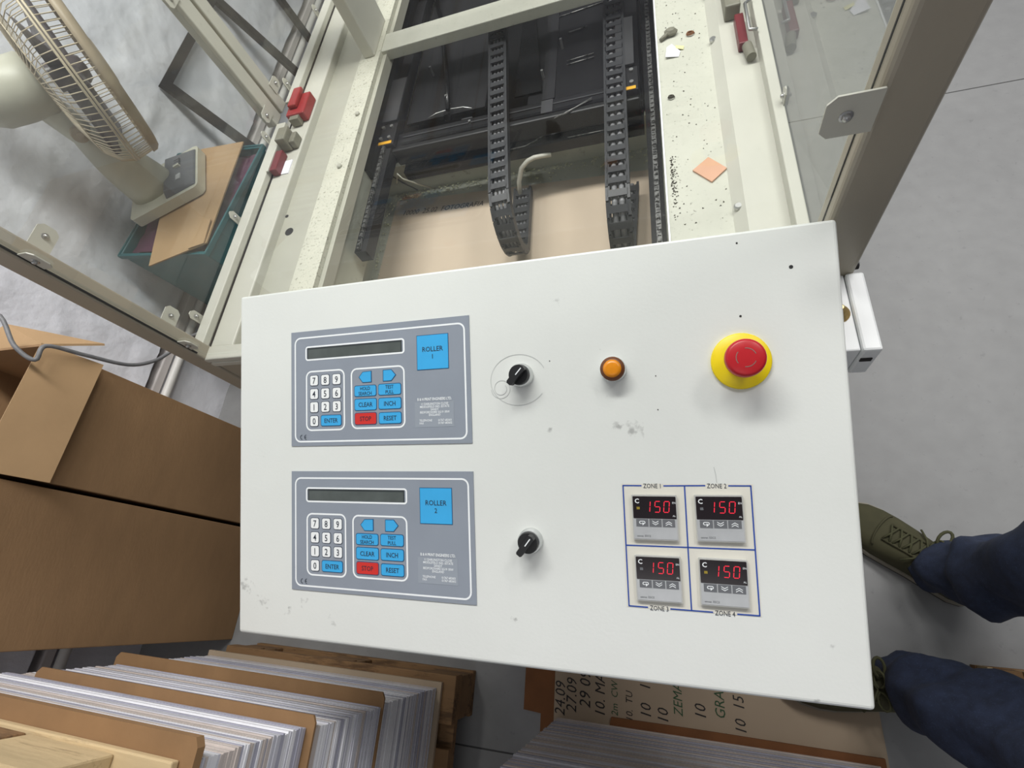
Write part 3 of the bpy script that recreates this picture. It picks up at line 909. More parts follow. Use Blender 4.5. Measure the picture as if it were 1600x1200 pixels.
# junction box on the front right corner
s = part('junction_box', BX((0.187, 0.300, 0.735), (0.2225, YF, 0.796)), [M['white_plastic']], bevel=0.002, label='white junction box on the front right corner post')
obj('lid', BX((0.2235, 0.298, 0.735), (0.244, YF, 0.799)), M['white_plastic'], s, bevel=0.003)
obj('lid_latch', BX((0.2262, 0.2965, 0.772), (0.2382, 0.299, 0.779)), M['hole'], s)
mb = MB().lathe([(0.0135, 0.796), (0.0135, 0.7975), (0.0105, 0.798), (0.0105, 0.801), (0.0075, 0.8015), (0.0075, 0.805), (0.0045, 0.8055), (0.0045, 0.811), (0.003, 0.812)], 20, 0, Matrix.Translation((0.2065, 0.352, 0)))
obj('brass_fitting', mb, M['brass'], s)
for z in (0.70, 0.62):
    part('bolt', MB().cyl((0.235, 0.425, z + 0.09), (0.243, 0.425, z + 0.09), 0.006, n=8), M['knob'])

# black works inside the opening ---------------------------------------------------
tr = part('tray', BX((-0.83, YF + 0.05, 0.385), (0.05, 1.16, 0.398)), M['tray'])
obj('tray_wall', BX((-0.83, 1.150, 0.398), (0.05, 1.165, 0.498)), M['tray'], tr)
obj('tray_wall', BX((-0.83, YF + 0.05, 0.398), (-0.805, 1.15, 0.60)), M['tray'], tr)
obj('tray_wall', BX((0.035, YF + 0.05, 0.398), (0.05, 1.15, 0.60)), M['tray'], tr)
part('guide_plate', BX((-0.735, YF + 0.06, 0.54), (-0.715, 0.99, 0.658)), M['tray'])
part('slide_rail', BX((-0.700, 0.74, 0.575), (-0.668, 2.7, 0.61)), M['black2'])
part('slide_rail', BX((-0.735, 0.99, 0.60), (-0.700, 2.7, 0.63)), M['black'])
part('slide_rail', BX((-0.01, YF + 0.05, 0.585), (0.019, 2.7, 0.60)), M['black'])
rk = part('toothed_rack', BX((0.000, YF + 0.06, 0.600), (0.010, 2.7, 0.607)), M['rack'])
mb = MB()
for i in range(90):
    y = 0.48 + i * 0.0145
    mb.box((0.0015, y, 0.607), (0.0085, y + 0.008, 0.6095))
obj('teeth', mb, M['rack'], rk, kind='stuff')
rk = part('toothed_rack', BX((-0.690, 0.745, 0.611), (-0.682, 1.10, 0.618)), M['rack'])
mb = MB()
for i in range(24):
    y = 0.75 + i * 0.0145
    mb.box((-0.689, y, 0.618), (-0.683, y + 0.008, 0.6205))
obj('teeth', mb, M['rack'], rk, kind='stuff')
part('bed_plate', BX((-0.66, 1.06, 0.516), (-0.015, 1.148, 0.545)), M['black3'])
part('bed_plate', BX((-0.66, 1.17, 0.500), (-0.015, 2.7, 0.525)), M['black'])
cg = part('carriage_beam', BX((-0.668, 1.075, 0.556), (-0.02, 1.140, 0.605)), M['black'], bevel=0.004)
obj('rail_groove', BX((-0.64, 1.090, 0.605), (-0.05, 1.100, 0.607)), M['black3'], cg)
obj('rail_groove', BX((-0.64, 1.118, 0.605), (-0.05, 1.122, 0.607)), M['greyplate'], cg)
for (x0, x1) in ((-0.715, -0.655), (-0.075, -0.022)):
    bb = part('bearing_block', BX((x0, 1.085, 0.606), (x1, 1.165, 0.622)), M['black2'], bevel=0.002)
    obj('yellow_strip', BX((x0 + 0.004, 1.086, 0.622), (x1 - 0.006, 1.096, 0.6235)), M['yellow_lab'], bb)
    if x0 < -0.5:
        obj('yellow_strip', BX((x0 + 0.002, 1.098, 0.622), (x0 + 0.009, 1.150, 0.6235)), M['yellow_lab'], bb)
    for y in (1.108, 1.150):
        for x in (x0 + 0.02, x1 - 0.015):
            obj('bolt', MB().cyl((x, y, 0.622), (x, y, 0.627), 0.005, n=8), M['steel'], bb)
part('cover_plate', BX((-0.700, 1.165, 0.626), (-0.655, 1.34, 0.63)), M['greyplate'])
part('cover_plate', BX((-0.072, 1.165, 0.626), (-0.030, 1.345, 0.63)), M['greyplate'])
part('cover_plate', BX((-0.655, 1.20, 0.575), (-0.42, 2.6, 0.585)), M['black2'])
part('cover_plate', BX((-0.30, 1.15, 0.575), (-0.02, 2.6, 0.585)), M['black'])
part('cover_plate', BX((-0.26, 1.165, 0.585), (-0.228, 1.55, 0.59)), M['black2'])
part('cover_plate', BX((-0.255, 1.09, 0.606), (-0.226, 1.135, 0.609)), M['greyplate'])
part('cover_plate', BX((-0.475, 1.146, 0.546), (-0.445, 1.150, 0.60)), M['greyplate'])
mb = MB().add([(-0.335, 1.20, 0.5905), (-0.26, 1.20, 0.5905), (-0.29, 1.60, 0.5905), (-0.335, 1.66, 0.5905)], [(0, 1, 2, 3)])
mb2 = MB().quadprism([(-0.335, 1.20, 0.5915), (-0.262, 1.20, 0.5915), (-0.30, 1.56, 0.5915), (-0.335, 1.66, 0.5915)], 0.004)
part('cover_plate', mb2, M['black3'])
part('hose', MB().tube([(-0.64, 1.75, 0.60), (-0.60, 1.62, 0.605), (-0.565, 1.45, 0.606), (-0.535, 1.30, 0.606), (-0.522, 1.20, 0.600)], 0.007, 8), M['black3'])
part('spring_hoop', MB().tube([(-0.585, 1.195, 0.592), (-0.560, 1.205, 0.594), (-0.520, 1.208, 0.595), (-0.480, 1.205, 0.594), (-0.455, 1.195, 0.592)], 0.0016, 6), M['steel'])
part('valve', MB().cyl((-0.525, 1.185, 0.585), (-0.525, 1.185, 0.602), 0.011, 0.007, n=12), M['black3'])
part('motor', MB().cyl((-0.80, 1.80, 0.66), (-0.62, 1.80, 0.66), 0.06, n=20), M['black2'])
for (x, y) in ((-0.53, 1.245), (-0.215, 1.36), (-0.37, 1.118), (-0.445, 1.12), (-0.26, 1.25), (-0.17, 1.62), (-0.60, 1.39)):
    part('screw', MB().cyl((x, y, 0.585), (x, y, 0.612), 0.0035, n=8), M['steel'])
for (xa, ya, xb, yb) in ((-0.20, 1.30, -0.13, 1.305), (-0.20, 1.285, -0.13, 1.29), (-0.20, 1.42, -0.15, 1.425), (-0.30, 1.53, -0.10, 1.55), (-0.24, 1.50, -0.10, 1.515)):
    part('guide_wire', MB().tube([(xa, ya, 0.5875), (xb, yb, 0.5875)], 0.0016, 6), M['rack'])
for (xa, ya, xb, yb) in ((-0.22, 1.065, -0.13, 1.10), (-0.20, 1.07, -0.13, 1.105)):
    part('guide_wire', MB().tube([(xa, ya, 0.608), (xb, yb, 0.610)], 0.0014, 6), M['rack'])
part('guide_wire', MB().tube([(-0.37, 1.064, 0.547), (-0.31, 1.066, 0.547), (-0.275, 1.075, 0.552), (-0.25, 1.09, 0.556)], 0.0016, 6), M['rack'])
part('guide_wire', MB().tube([(-0.20, 1.066, 0.547), (-0.05, 1.066, 0.547)], 0.0012, 6), M['rack'])
part('wire_loop', MB().tube([(-0.672, 1.02, 0.55), (-0.66, 1.03, 0.57), (-0.648, 1.02, 0.56), (-0.640, 1.06, 0.50), (-0.632, 1.12, 0.42)], 0.0022, 6), M['recess'])
part('wire_loop', MB().tube([(-0.725, 1.06, 0.56), (-0.712, 1.07, 0.545), (-0.705, 1.10, 0.48), (-0.70, 1.14, 0.41)], 0.0022, 6), M['knob'])


def energy_chain(upper, nose_r, lower_end, wd, lab, ncable):
    """drag chain: upper run from far to near, half turn at the near end, lower run back; links of 30 mm"""
    ch = thing('energy_chain', upper[-1], None, None)
    ch.parent = mac
    ch.location = Vector(upper[-1]) - ORG['conveyor_machine']
    ch['label'] = lab
    P = [Vector(p) for p in upper]
    e = P[-1]
    d = (P[-1] - P[0]).normalized()
    nose = [e + d * (math.sin(q) * nose_r * 0.9) + Vector((0, 0, -nose_r * (1 - math.cos(q)))) for q in [PI * i / 12 for i in range(1, 13)]]
    path = P + nose + [Vector(lower_end)]
    # resample by arc length
    L = [0]
    for i in range(1, len(path)):
        L.append(L[-1] + (path[i] - path[i - 1]).length)
    step = 0.0305

    def at(t):
        for i in range(1, len(L)):
            if t <= L[i]:
                k = (t - L[i - 1]) / (L[i] - L[i - 1])
                return path[i - 1].lerp(path[i], k)
        return path[-1]

    n = int(L[-1] / step)
    for k in range(n):
        a, b = at(k * step), at((k + 1) * step)
        t = (b - a).normalized()
        sx = Vector((1, 0, 0))
        sx = (sx - t * sx.dot(t)).normalized()
        up = sx.cross(t)
        if up.z < 0 and k < 3:
            up = -up
        mid = (a + b) / 2
        T = Matrix(((sx.x, t.x, up.x, mid.x), (sx.y, t.y, up.y, mid.y), (sx.z, t.z, up.z, mid.z), (0, 0, 0, 1)))
        h, q = 0.011, step / 2
        mb = MB()
        for s_ in (-1, 1):
            x0, x1 = sorted((s_ * wd / 2, s_ * (wd / 2 - 0.006)))
            mb.box((x0, -q * 1.0, -h), (x1, q * 1.0, h), 0, T)
            x0, x1 = sorted((s_ * (wd / 2 - 0.006), s_ * (wd / 2 - 0.009)))
            mb.box((x0, -q * 1.25, -h * 0.8), (x1, q * 0.6, h * 0.8), 0, T)
        mb.box((-wd / 2 + 0.004, -q * 0.95, h - 0.003), (wd / 2 - 0.004, q * 0.22, h), 0, T)
        mb.box((-wd / 2 + 0.004, -q * 0.5, -h), (wd / 2 - 0.004, q * 0.5, -h + 0.003), 0, T)
        for j in range(ncable):
            cx = (j + 0.5) / ncable * (wd - 0.02) - (wd - 0.02) / 2
            rr = 0.0042 if ncable > 2 else 0.0062
            mb.lathe([(rr, -q * 1.05), (rr, q * 1.05)], 8, 1, T @ Matrix.Translation((cx, 0, 0.001)) @ Matrix.Rotation(-PI / 2, 4, 'X'), True, False, False)
        lk = obj('chain_link', mb, [M['chain'], M['cable_grey']], None)
        lk.parent = ch
        lk.location = ORG[lk.name] - Vector(upper[-1])


energy_chain([(-0.392, 1.46, 0.632), (-0.380, 1.35, 0.632), (-0.360, 1.10, 0.622), (-0.340, 0.86, 0.608)], 0.086, (-0.345, 1.06, 0.432), 0.049, 'black drag chain with three cables, left of the two', 3)
energy_chain([(-0.077, 1.62, 0.620), (-0.0755, 1.20, 0.620), (-0.072, 0.795, 0.618)], 0.088, (-0.060, 1.0, 0.432), 0.050, 'black drag chain with two thick cables, right of the two', 2)
part('white_cable', MB().tube([(-0.350, 1.015, 0.440), (-0.346, 1.030, 0.470), (-0.331, 1.042, 0.502), (-0.312, 1.051, 0.513), (-0.293, 1.055, 0.517), (-0.272, 1.057, 0.516), (-0.250, 1.061, 0.512)], 0.0062, 10), M['cable_white'], label='short white cable')

# ------------------------------------------------------------------ loose things on the machine
mb = MB().quadprism([(-0.790, 0.47, 0.402), (-0.012, 0.47, 0.402), (-0.012, 1.065, 0.402), (-0.770, 1.115, 0.402)], 0.004)
cs = obj('cardboard_sheet', mb, M['card_pink'], label='pinkish cardboard sheet with a handwritten date in the machine tray', cat='cardboard')
mb = MB()
T = Matrix.Translation((-0.742, 1.052, 0.4026)) @ Matrix.Rotation(math.radians(-3.0), 4, 'Z')
mb.text('10000  25.02  FOTOGRAFIA', 0, 0, 0, 0.026, 0, T, align='LEFT', shear=0.25, sx=0.86)
obj('handwriting', mb, M['marker'], cs)
mb = MB().quadprism([(0.096, 0.690, 0.7035), (0.1225, 0.716, 0.7035), (0.095, 0.749, 0.7035), (0.067, 0.724, 0.7035)], 0.003)
obj('copper_chip', mb, M['copper'], label='square salmon-coloured chip lying on the right table plate', cat='scrap')
mb = MB().quadprism([(0.036, 1.045, 0.7060), (0.062, 1.043, 0.7015), (0.066, 1.058, 0.702), (0.050, 1.078, 0.708), (0.040, 1.074, 0.706)], 0.001)
obj('paper_scrap', mb, M['paper'], label='crumpled white paper scrap on the right table plate', cat='scrap')
mb = MB().quadprism([(0.056, 1.066, 0.7055), (0.072, 1.062, 0.7018), (0.074, 1.072, 0.7018), (0.058, 1.076, 0.7045)], 0.0008)
obj('paper_scrap', mb, M['paper_yellow'], label='small yellow paper scrap beside the white one', cat='scrap')
mb = MB()
mb.lathe([(0.004, 0), (0.012, 0.003), (0.013, 0.008), (0.008, 0.013), (0.002, 0.014)], 7, 0, Matrix.Translation((0.050, 1.120, 0.7)) @ Matrix.Diagonal((1.1, .8, 1, 1)), False)
mb.tube([(0.028, 1.105, 0.703), (0.036, 1.11, 0.706), (0.048, 1.118, 0.708)], 0.004, 6)
obj('metal_clip', mb, M['switch_grey'], label='grey metal clip lying beside the opening on the right plate', cat='clip')
for (cx, cy, r, lab) in ((0.088, 1.105, 0.008, 'coil of brown wire lying right of the grey clip'), (0.041, 0.925, 0.006, 'curl of dark swarf nearer the console on the right plate')):
    pts = [(cx + r * math.cos(i * 0.6) * (1 - i * 0.015), cy + r * 0.8 * math.sin(i * 0.6) * (1 - i * 0.02), 0.702 + i * 0.0002) for i in range(22)]
    obj('wire_coil', MB().tube(pts, 0.0013, 6), M['slip_dark'] if r > 0.007 else M['crumbs_dark'], label=lab, cat='scrap')


def crumbs(name, n, fn, m, lab, smax):
    mb = MB()
    for i in range(n):
        p = Vector(fn())
        r = random.uniform(0.25, 1) * smax
        q = random.uniform(0, 6.28)
        T = Matrix.Translation(p) @ Matrix.Rotation(q, 4, 'Z')
        mb.add([(-r, -r * .6, 0), (r, -r * .5, 0), (r * .2, r * .8, 0), (0, 0, r * .7)], [(0, 1, 3), (1, 2, 3), (2, 0, 3), (0, 2, 1)], 0, False, T)
    return obj(name, mb, m, label=lab, cat='debris', kind='stuff')


crumbs('paper_crumbs', 420, lambda: (random.uniform(-0.78, 0.02), 1.148 - abs(random.gauss(0, 0.022)) - 0.002, 0.403), M['crumbs'], 'pale green and white crumbs along the back of the tray', 0.005)
crumbs('paper_crumbs', 160, lambda: (-0.80 + abs(random.gauss(0, 0.012)), random.uniform(0.6, 1.12), 0.403), M['crumbs'], 'pale crumbs along the left side of the tray', 0.004)
crumbs('dirt_crumbs', 130, lambda: (0.030 + abs(random.gauss(0, 0.006)), random.gauss(0.715, 0.035), 0.7005), M['crumbs_dark'], 'dark grit beside the salmon chip', 0.0024)
crumbs('dirt_crumbs', 90, lambda: (random.uniform(0.027, 0.118), random.uniform(0.50, 1.25), 0.7005), M['crumbs_dark'], 'scattered specks of dirt on the right table plate', 0.0022)

# ------------------------------------------------------------------ wall frames, crate, fan
for (ya, yb, zt, lean, lab) in ((1.582, 2.150, 0.675, 0.357, 'black flat steel frame leaning on the wall behind the fan'), (2.50, 2.95, 0.62, 0.10, 'black flat steel frame farther along the wall behind the guard')):
    xt = -1.672
    fr = thing('steel_frame', (xt + lean * zt * 0.5, (ya + yb) / 2, 0.0), lab, 'frame')
    ang = math.atan(lean)
    T = Matrix.Translation((xt + lean * zt, 0, 0.004)) @ Matrix.Rotation(-ang, 4, 'Y')
    L_ = math.hypot(zt, lean * zt)
    obj('top_bar', MB().box((0, ya, L_ - 0.030), (0.020, yb, L_), 0, T), M['blackframe'], fr)
    obj('leg', MB().box((0, ya, 0), (0.020, ya + 0.036, L_ - 0.030), 0, T), M['blackframe'], fr)
    obj('leg', MB().box((0, yb - 0.036, 0), (0.020, yb, L_ - 0.030), 0, T), M['blackframe'], fr)

cr = thing('storage_crate', (-1.42, 1.05, 0.0), 'large teal plastic crate under the fan beside the machine', 'crate')
# footprint corners (near right, far right, far left, near left) at rim height
rim = [(-1.252, 0.853), (-1.192, 1.270), (-1.575, 1.330), (-1.625, 0.905)]
cx = sum(p[0] for p in rim) / 4
cy = sum(p[1] for p in rim) / 4


def inset(k, z):
    return [(cx + (x - cx) * k, cy + (y - cy) * k, z) for x, y in rim]


ro, ri, bo, bi = inset(1, 0.58), inset(0.965, 0.58), inset(0.86, 0.0), inset(0.84, 0.02)
mb = MB()
mb.add(ro + ri + bo + bi, [(i, (i + 1) % 4, (i + 1) % 4 + 4, i + 4) for i in range(4)] + [(i, i + 8, (i + 1) % 4 + 8, (i + 1) % 4) for i in range(4)] +
       [(i + 4, (i + 1) % 4 + 4, (i + 1) % 4 + 12, i + 12) for i in range(4)] + [(8, 11, 10, 9), (12, 13, 14, 15)])
obj('tub', mb, M['teal'], cr, bevel=0.012, seg=3)
mb = MB()
r1, r2 = inset(1.03, 0.0), inset(1.0, 0.0)
for i in range(4):
    mb.add([(r1[i][0], r1[i][1], 0.565), (r1[(i + 1) % 4][0], r1[(i + 1) % 4][1], 0.565), (r1[(i + 1) % 4][0], r1[(i + 1) % 4][1], 0.583), (r1[i][0], r1[i][1], 0.583),
            (r2[i][0], r2[i][1], 0.565), (r2[(i + 1) % 4][0], r2[(i + 1) % 4][1], 0.565), (r2[(i + 1) % 4][0], r2[(i + 1) % 4][1], 0.583), (r2[i][0], r2[i][1], 0.583)],
           [(0, 1, 2, 3), (7, 6, 5, 4), (3, 2, 6, 7), (4, 5, 1, 0), (0, 3, 7, 4), (1, 5, 6, 2)])
obj('rim', mb, M['teal'], cr, bevel=0.003)
# purple bag filling the crate
mb = MB()
vs, fs = [], []
N = 14
for j in range(N + 1):
    for i in range(N + 1):
        s_, t_ = i / N, j / N
        a = Vector(ri[0]).lerp(Vector(ri[3]), s_)
        b = Vector(ri[1]).lerp(Vector(ri[2]), s_)
        p = a.lerp(b, t_)
        c0 = Vector((cx, cy, 0))
        p = Vector((c0.x + (p.x - c0.x) * 0.93, c0.y + (p.y - c0.y) * 0.93, 0.565))
        p.z += 0.014 * noise.noise(p * 14) + 0.008 * noise.noise(p * 40)
        vs.append(p)
for j in range(N):
    for i in range(N):
        a = j * (N + 1) + i
        fs.append((a, a + N + 1, a + N + 2, a + 1))
mb.add(vs, fs, 0, True)
lowp = [Vector((cx + (x - cx) * 0.82, cy + (y - cy) * 0.82, 0.03)) for x, y in rim]
top4 = [vs[0], vs[N * (N + 1)], vs[(N + 1) ** 2 - 1], vs[N]]
mb.add([Vector((v.x, v.y, v.z - 0.004)) for v in top4] + lowp, [(0, 4, 5, 1), (1, 5, 6, 2), (2, 6, 7, 3), (3, 7, 4, 0), (7, 6, 5, 4)], 0)
obj('plastic_bag', mb, M['purple'], label='dark purple plastic bag stuffed inside the teal crate', cat='bag')

mb = MB()
P = [(-1.437, 0.822, 0.596), (-1.241, 0.876, 0.594), (-1.265, 1.295, 0.592), (-1.449, 1.310, 0.592), (-1.494, 1.021, 0.593)]
mb.quadprism(P, 0.004)
cb = obj('cardboard_flat', mb, M['card_light'], label='torn flat cardboard lying on the teal crate under the fan', cat='cardboard')
mb = MB().quadprism([(-1.30, 0.862, 0.5985), (-1.245, 0.872, 0.5985), (-1.252, 0.96, 0.6015), (-1.33, 0.99, 0.6015)], 0.003)
obj('folded_flap', mb, M['card_light'], cb)
mb = MB().quadprism([(-1.50, 1.27, 0.598), (-1.40, 1.27, 0.598), (-1.40, 1.40, 0.62), (-1.50, 1.40, 0.62)], 0.004)

# fan
fan = thing('desk_fan', (-1.45, 1.12, 0.598), 'dusty cream desk fan standing on the cardboard on the teal crate', 'fan')
fb0 = Vector((-1.327, 1.083, 0.598))
ex = Vector((-0.232, -0.100, 0)).normalized()      # along the near edge, to the left
ey = Vector((-0.094, 0.19, 0)).normalized()
ey = (ey - ex * ey.dot(ex)).normalized()
TF = Matrix(((ex.x, ey.x, 0, fb0.x), (ex.y, ey.y, 0, fb0.y), (0, 0, 1, fb0.z), (0, 0, 0, 1)))
# local x runs left along the near edge, y away, z up
obj('base', MB().prism(rrect(0, 0, 0.25, 0.215, 0.018, 4), 0, 0.030, 0, TF), M['fan'], fan, bevel=0.004)
mb = MB()
mb.add([(0.006, 0.012, 0.030), (0.115, 0.012, 0.030), (0.115, 0.195, 0.030), (0.006, 0.195, 0.030), (0.012, 0.018, 0.036), (0.105, 0.022, 0.052), (0.105, 0.185, 0.052), (0.012, 0.188, 0.036)],
       [(4, 5, 6, 7), (0, 1, 5, 4), (1, 2, 6, 5), (2, 3, 7, 6), (3, 0, 4, 7), (3, 2, 1, 0)], 0, False, TF)
mb2 = mb
cp = obj('control_panel', mb2, M['fan_grey'], fan, bevel=0.003, label='grey sloping push-button panel')
for i in range(4):
    y = 0.118 + i * 0.011
    z = 0.048
    obj('push_button', MB().box((0.052, y, 0.040), (0.072, y + 0.008, 0.0505 if i else 0.052), 0, TF), M['fan_grey'] if i else M['fan'], cp, bevel=0.001)
mb = MB().box((0.050, 0.055, 0.0445), (0.064, 0.080, 0.0449), 0, TF)
obj('symbol_plate', MB().box((0.050, 0.055, 0.040), (0.066, 0.080, 0.0465), 0, TF), M['ctl_silver'], cp)
# column: broad tapering neck rising from the left part of the base to the pivot
piv = Vector((-1.505, 1.092, 0.862))
b0 = TF @ Vector((0.165, 0.105, 0.030))
rings = []
for k in range(9):
    t = k / 8
    c = b0.lerp(piv, t)
    wx = 0.080 * (1 - t) + 0.030 * t + 0.010 * math.sin(t * PI)
    wy = 0.060 * (1 - t) + 0.024 * t
    rings.append([c + ex * (wx * math.cos(2 * PI * i / 20)) + ey * (wy * math.sin(2 * PI * i / 20)) for i in range(20)])
obj('column', MB().loft(rings), M['fan'], fan)
FC = Vector((-1.432, 1.175, 0.954))
fn = Vector((0.666, 0.695, -0.270)).normalized()
q = fn.to_track_quat('Z', 'Y').to_matrix().to_4x4()
TN = Matrix.Translation(FC) @ q
obj('motor_housing', MB().lathe([(0.030, -0.235), (0.055, -0.225), (0.068, -0.200), (0.072, -0.15), (0.072, -0.085), (0.060, -0.072)], 28, 0, TN), M['fan'], fan)
kb = TN @ Vector((0, 0, -0.16))
obj('oscillation_knob', MB().cyl(kb + Vector((0, 0, 0.06)), kb + Vector((0, 0, 0.105)), 0.009, 0.010, n=12), M['fan_dusty'], fan)
mb = MB().cyl(piv + Vector((0, 0, -0.01)), TN @ Vector((0, 0, -0.12)), 0.034, 0.040, n=16)
obj('neck_joint', mb, M['fan'], fan)
side = fn.cross(Vector((0, 0, 1))).normalized()
mb = MB().cyl(piv + side * 0.030, piv + side * 0.046, 0.022, 0.020, n=18)
mb.cyl(piv + side * 0.046, piv + side * 0.050, 0.009, 0.008, n=12)
obj('tilt_screw', mb, M['fan_dusty'], fan)
R = 0.226
NW = 84
for (name, prof) in (('rear_grille', [(0.060, -0.070), (0.12, -0.074), (0.185, -0.060), (0.215, -0.036), (R, -0.004)]), ('front_grille', [(0.060, 0.072), (0.13, 0.074), (0.19, 0.069), (0.217, 0.055), (R, 0.004)])):
    mb = MB()
    for k in range(NW):
        a = 2 * PI * k / NW
        path = [TN @ Vector((r * math.cos(a), r * math.sin(a), z)) for r, z in prof]
        mb.tube(path, 0.0013, 4)
    for (r, z, t) in ((prof[1][0], prof[1][1], 0.0016), (prof[2][0], prof[2][1], 0.0016), (R, prof[-1][1], 0.003)):
        mb.tube([TN @ Vector((r * math.cos(2 * PI * i / 64), r * math.sin(2 * PI * i / 64), z)) for i in range(64)], t, 6, closed=True)
    obj(name, mb, M['fan_wire'], fan)
obj('front_rim', MB().lathe([(0.196, 0.0735), (0.212, 0.0705), (0.2215, 0.061), (0.2240, 0.048), (0.2220, 0.048), (0.2195, 0.059), (0.211, 0.0685), (0.196, 0.0712)], 64, 0, TN, True, False, False), M['fan_dusty'], fan)
obj('front_badge', MB().lathe([(0.064, 0.070), (0.062, 0.077), (0.050, 0.081), (0.001, 0.082)], 28, 0, TN), M['fan_dusty'], fan)
obj('hub', MB().lathe([(0.034, -0.05), (0.034, 0.02), (0.026, 0.032), (0.001, 0.036)], 24, 0, TN), M['fan_blade'], fan)
for k in range(3):
    a0 = 2 * PI * k / 3 + 0.3
    vs, fs = [], []
    NR, NA = 7, 8
    for i in range(NR + 1):
        r = 0.030 + 0.168 * i / NR
        hw = 0.30 + 0.32 * math.sin(PI * min(1, (i / NR) * 0.85))
        for j in range(NA + 1):
            a = a0 + (j / NA - 0.5) * 2 * hw + 0.25 * (i / NR)
            z = -0.012 + (j / NA - 0.5) * 0.055
            vs.append((r * math.cos(a), r * math.sin(a), z))
    for i in range(NR):
        for j in range(NA):
            p = i * (NA + 1) + j
            fs.append((p, p + 1, p + NA + 2, p + NA + 1))
    mb = MB().add(vs, fs, 0, True, TN)
    bl = obj('blade', mb, M['fan_blade'], fan)
    md = bl.modifiers.new('solid', 'SOLIDIFY')
    md.thickness = 0.002
obj('cage_clip', MB().box((0.222, -0.012, -0.008), (0.236, 0.012, 0.008), 0, TN @ Matrix.Rotation(2.0, 4, 'Z')), M['fan'], fan, bevel=0.002)

# ------------------------------------------------------------------ cardboard boxes at the left
def carton(name, x0, x1, y0, y1, h, lab):
    r = thing(name, ((x0 + x1) / 2, (y0 + y1) / 2, 0), lab, 'box')
    t = 0.006
    obj('side_wall', BX((x1 - t, y0, 0), (x1, y1, h)), M['card'], r, bevel=0.002)
    obj('side_wall', BX((x0, y0, 0), (x0 + t, y1, h)), M['card'], r)
    obj('end_wall', BX((x0 + t, y1 - t, 0), (x1 - t, y1, h)), M['card'], r)
    obj('end_wall', BX((x0 + t, y0, 0), (x1 - t, y0 + t, h)), M['card'], r)
    obj('bottom', BX((x0 + t, y0 + t, 0), (x1 - t, y1 - t, t)), M['card'], r)
    return r


c1 = carton('cardboard_box', -1.645, -1.330, 0.163, 0.449, 0.785, 'tall open brown cardboard box with one flap folded down outside, nearer the machine')
mb = MB().quadprism([(-1.330, 0.160, 0.789), (-1.300, 0.160, 0.672), (-1.300, 0.449, 0.672), (-1.330, 0.449, 0.789)], 0.005)
obj('flap', mb, M['card_light'], c1)
mb = MB().quadprism([(-1.645, 0.449, 0.785), (-1.338, 0.449, 0.785), (-1.318, 0.505, 0.680), (-1.50, 0.515, 0.790)], 0.005)
obj('flap', mb, M['card_light'], c1)
mb = MB().quadprism([(-1.640, 0.163, 0.785), (-1.640, 0.449, 0.785), (-1.662, 0.44, 0.90), (-1.662, 0.172, 0.90)], 0.005)
obj('flap', mb, M['card'], c1)
c2 = carton('cardboard_box', -1.645, -1.330, -0.176, 0.152, 0.80, 'tall brown cardboard box nearest the stacked boards')
mb = MB().quadprism([(-1.645, -0.17, 0.803), (-1.332, -0.17, 0.803), (-1.332, 0.148, 0.803), (-1.645, 0.148, 0.803)], 0.004)
obj('flap', mb, M['card'], c2)
cab = [(-1.60, 0.30, 0.80), (-1.45, 0.43, 0.90), (-1.38, 0.485, 0.865), (-1.33, 0.42, 0.83), (-1.305, 0.400, 0.797), (-1.302, 0.437, 0.792), (-1.300, 0.452, 0.72), (-1.302, 0.475, 0.620), (-1.305, 0.515, 0.562), (-1.31, 0.560, 0.528), (-1.27, 0.62, 0.51), (-1.10, 0.66, 0.50), (-0.955, 0.68, 0.50)]
sm = []
for i in range(len(cab) - 1):
    p0, p1, p2, p3 = [Vector(cab[max(0, min(len(cab) - 1, i + k))]) for k in (-1, 0, 1, 2)]
    for j in range(6):
        t = j / 6
        sm.append(0.5 * ((2 * p1) + (p2 - p0) * t + (2 * p0 - 5 * p1 + 4 * p2 - p3) * t * t + (3 * p1 - p0 - 3 * p2 + p3) * t ** 3))
sm.append(Vector(cab[-1]))
obj('power_cable', MB().tube(sm, 0.0048, 8), M['cable_grey'], label='grey cable looping over the open box to the machine', cat='cable')

# ------------------------------------------------------------------ pallets and stacked boards (left)
SX0, SX1, SY1 = -1.253, -0.556, -0.198
SD = 0.98


def pallet(name, z, x0, x1, y1, m, lab, blocks=None, tb=0.020):
    r = thing(name, ((x0 + x1) / 2, y1 - SD / 2, z), lab, 'pallet')
    y0 = y1 - SD
    xm = (x0 + x1) / 2
    for y in (y1 - 0.10, (y0 + y1) / 2 - 0.05, y0):
        obj('deck_board', BX((x0, y, z), (x1, y + 0.10, z + tb)), m, r, bevel=0.002)
        for (xa, xb, mk) in blocks or [(x, x + 0.10, m) for x in (x0, xm - 0.05, x1 - 0.10)]:
            obj('block', BX((xa, y + 0.004, z + tb), (xb, y + 0.096, z + 0.098)), mk, r, bevel=0.003)
    for x in (x0, xm - 0.05, x1 - 0.10):
        obj('stringer', BX((x, y0, z + 0.098), (x + 0.10, y1, z + 0.116)), m, r)
    n = 7
    for i in range(n):
        y = y0 + (SD - 0.10) * i / (n - 1)
        obj('deck_board', BX((x0, y, z + 0.116), (x1, y + 0.10, z + 0.134)), m, r, bevel=0.002)
    return r


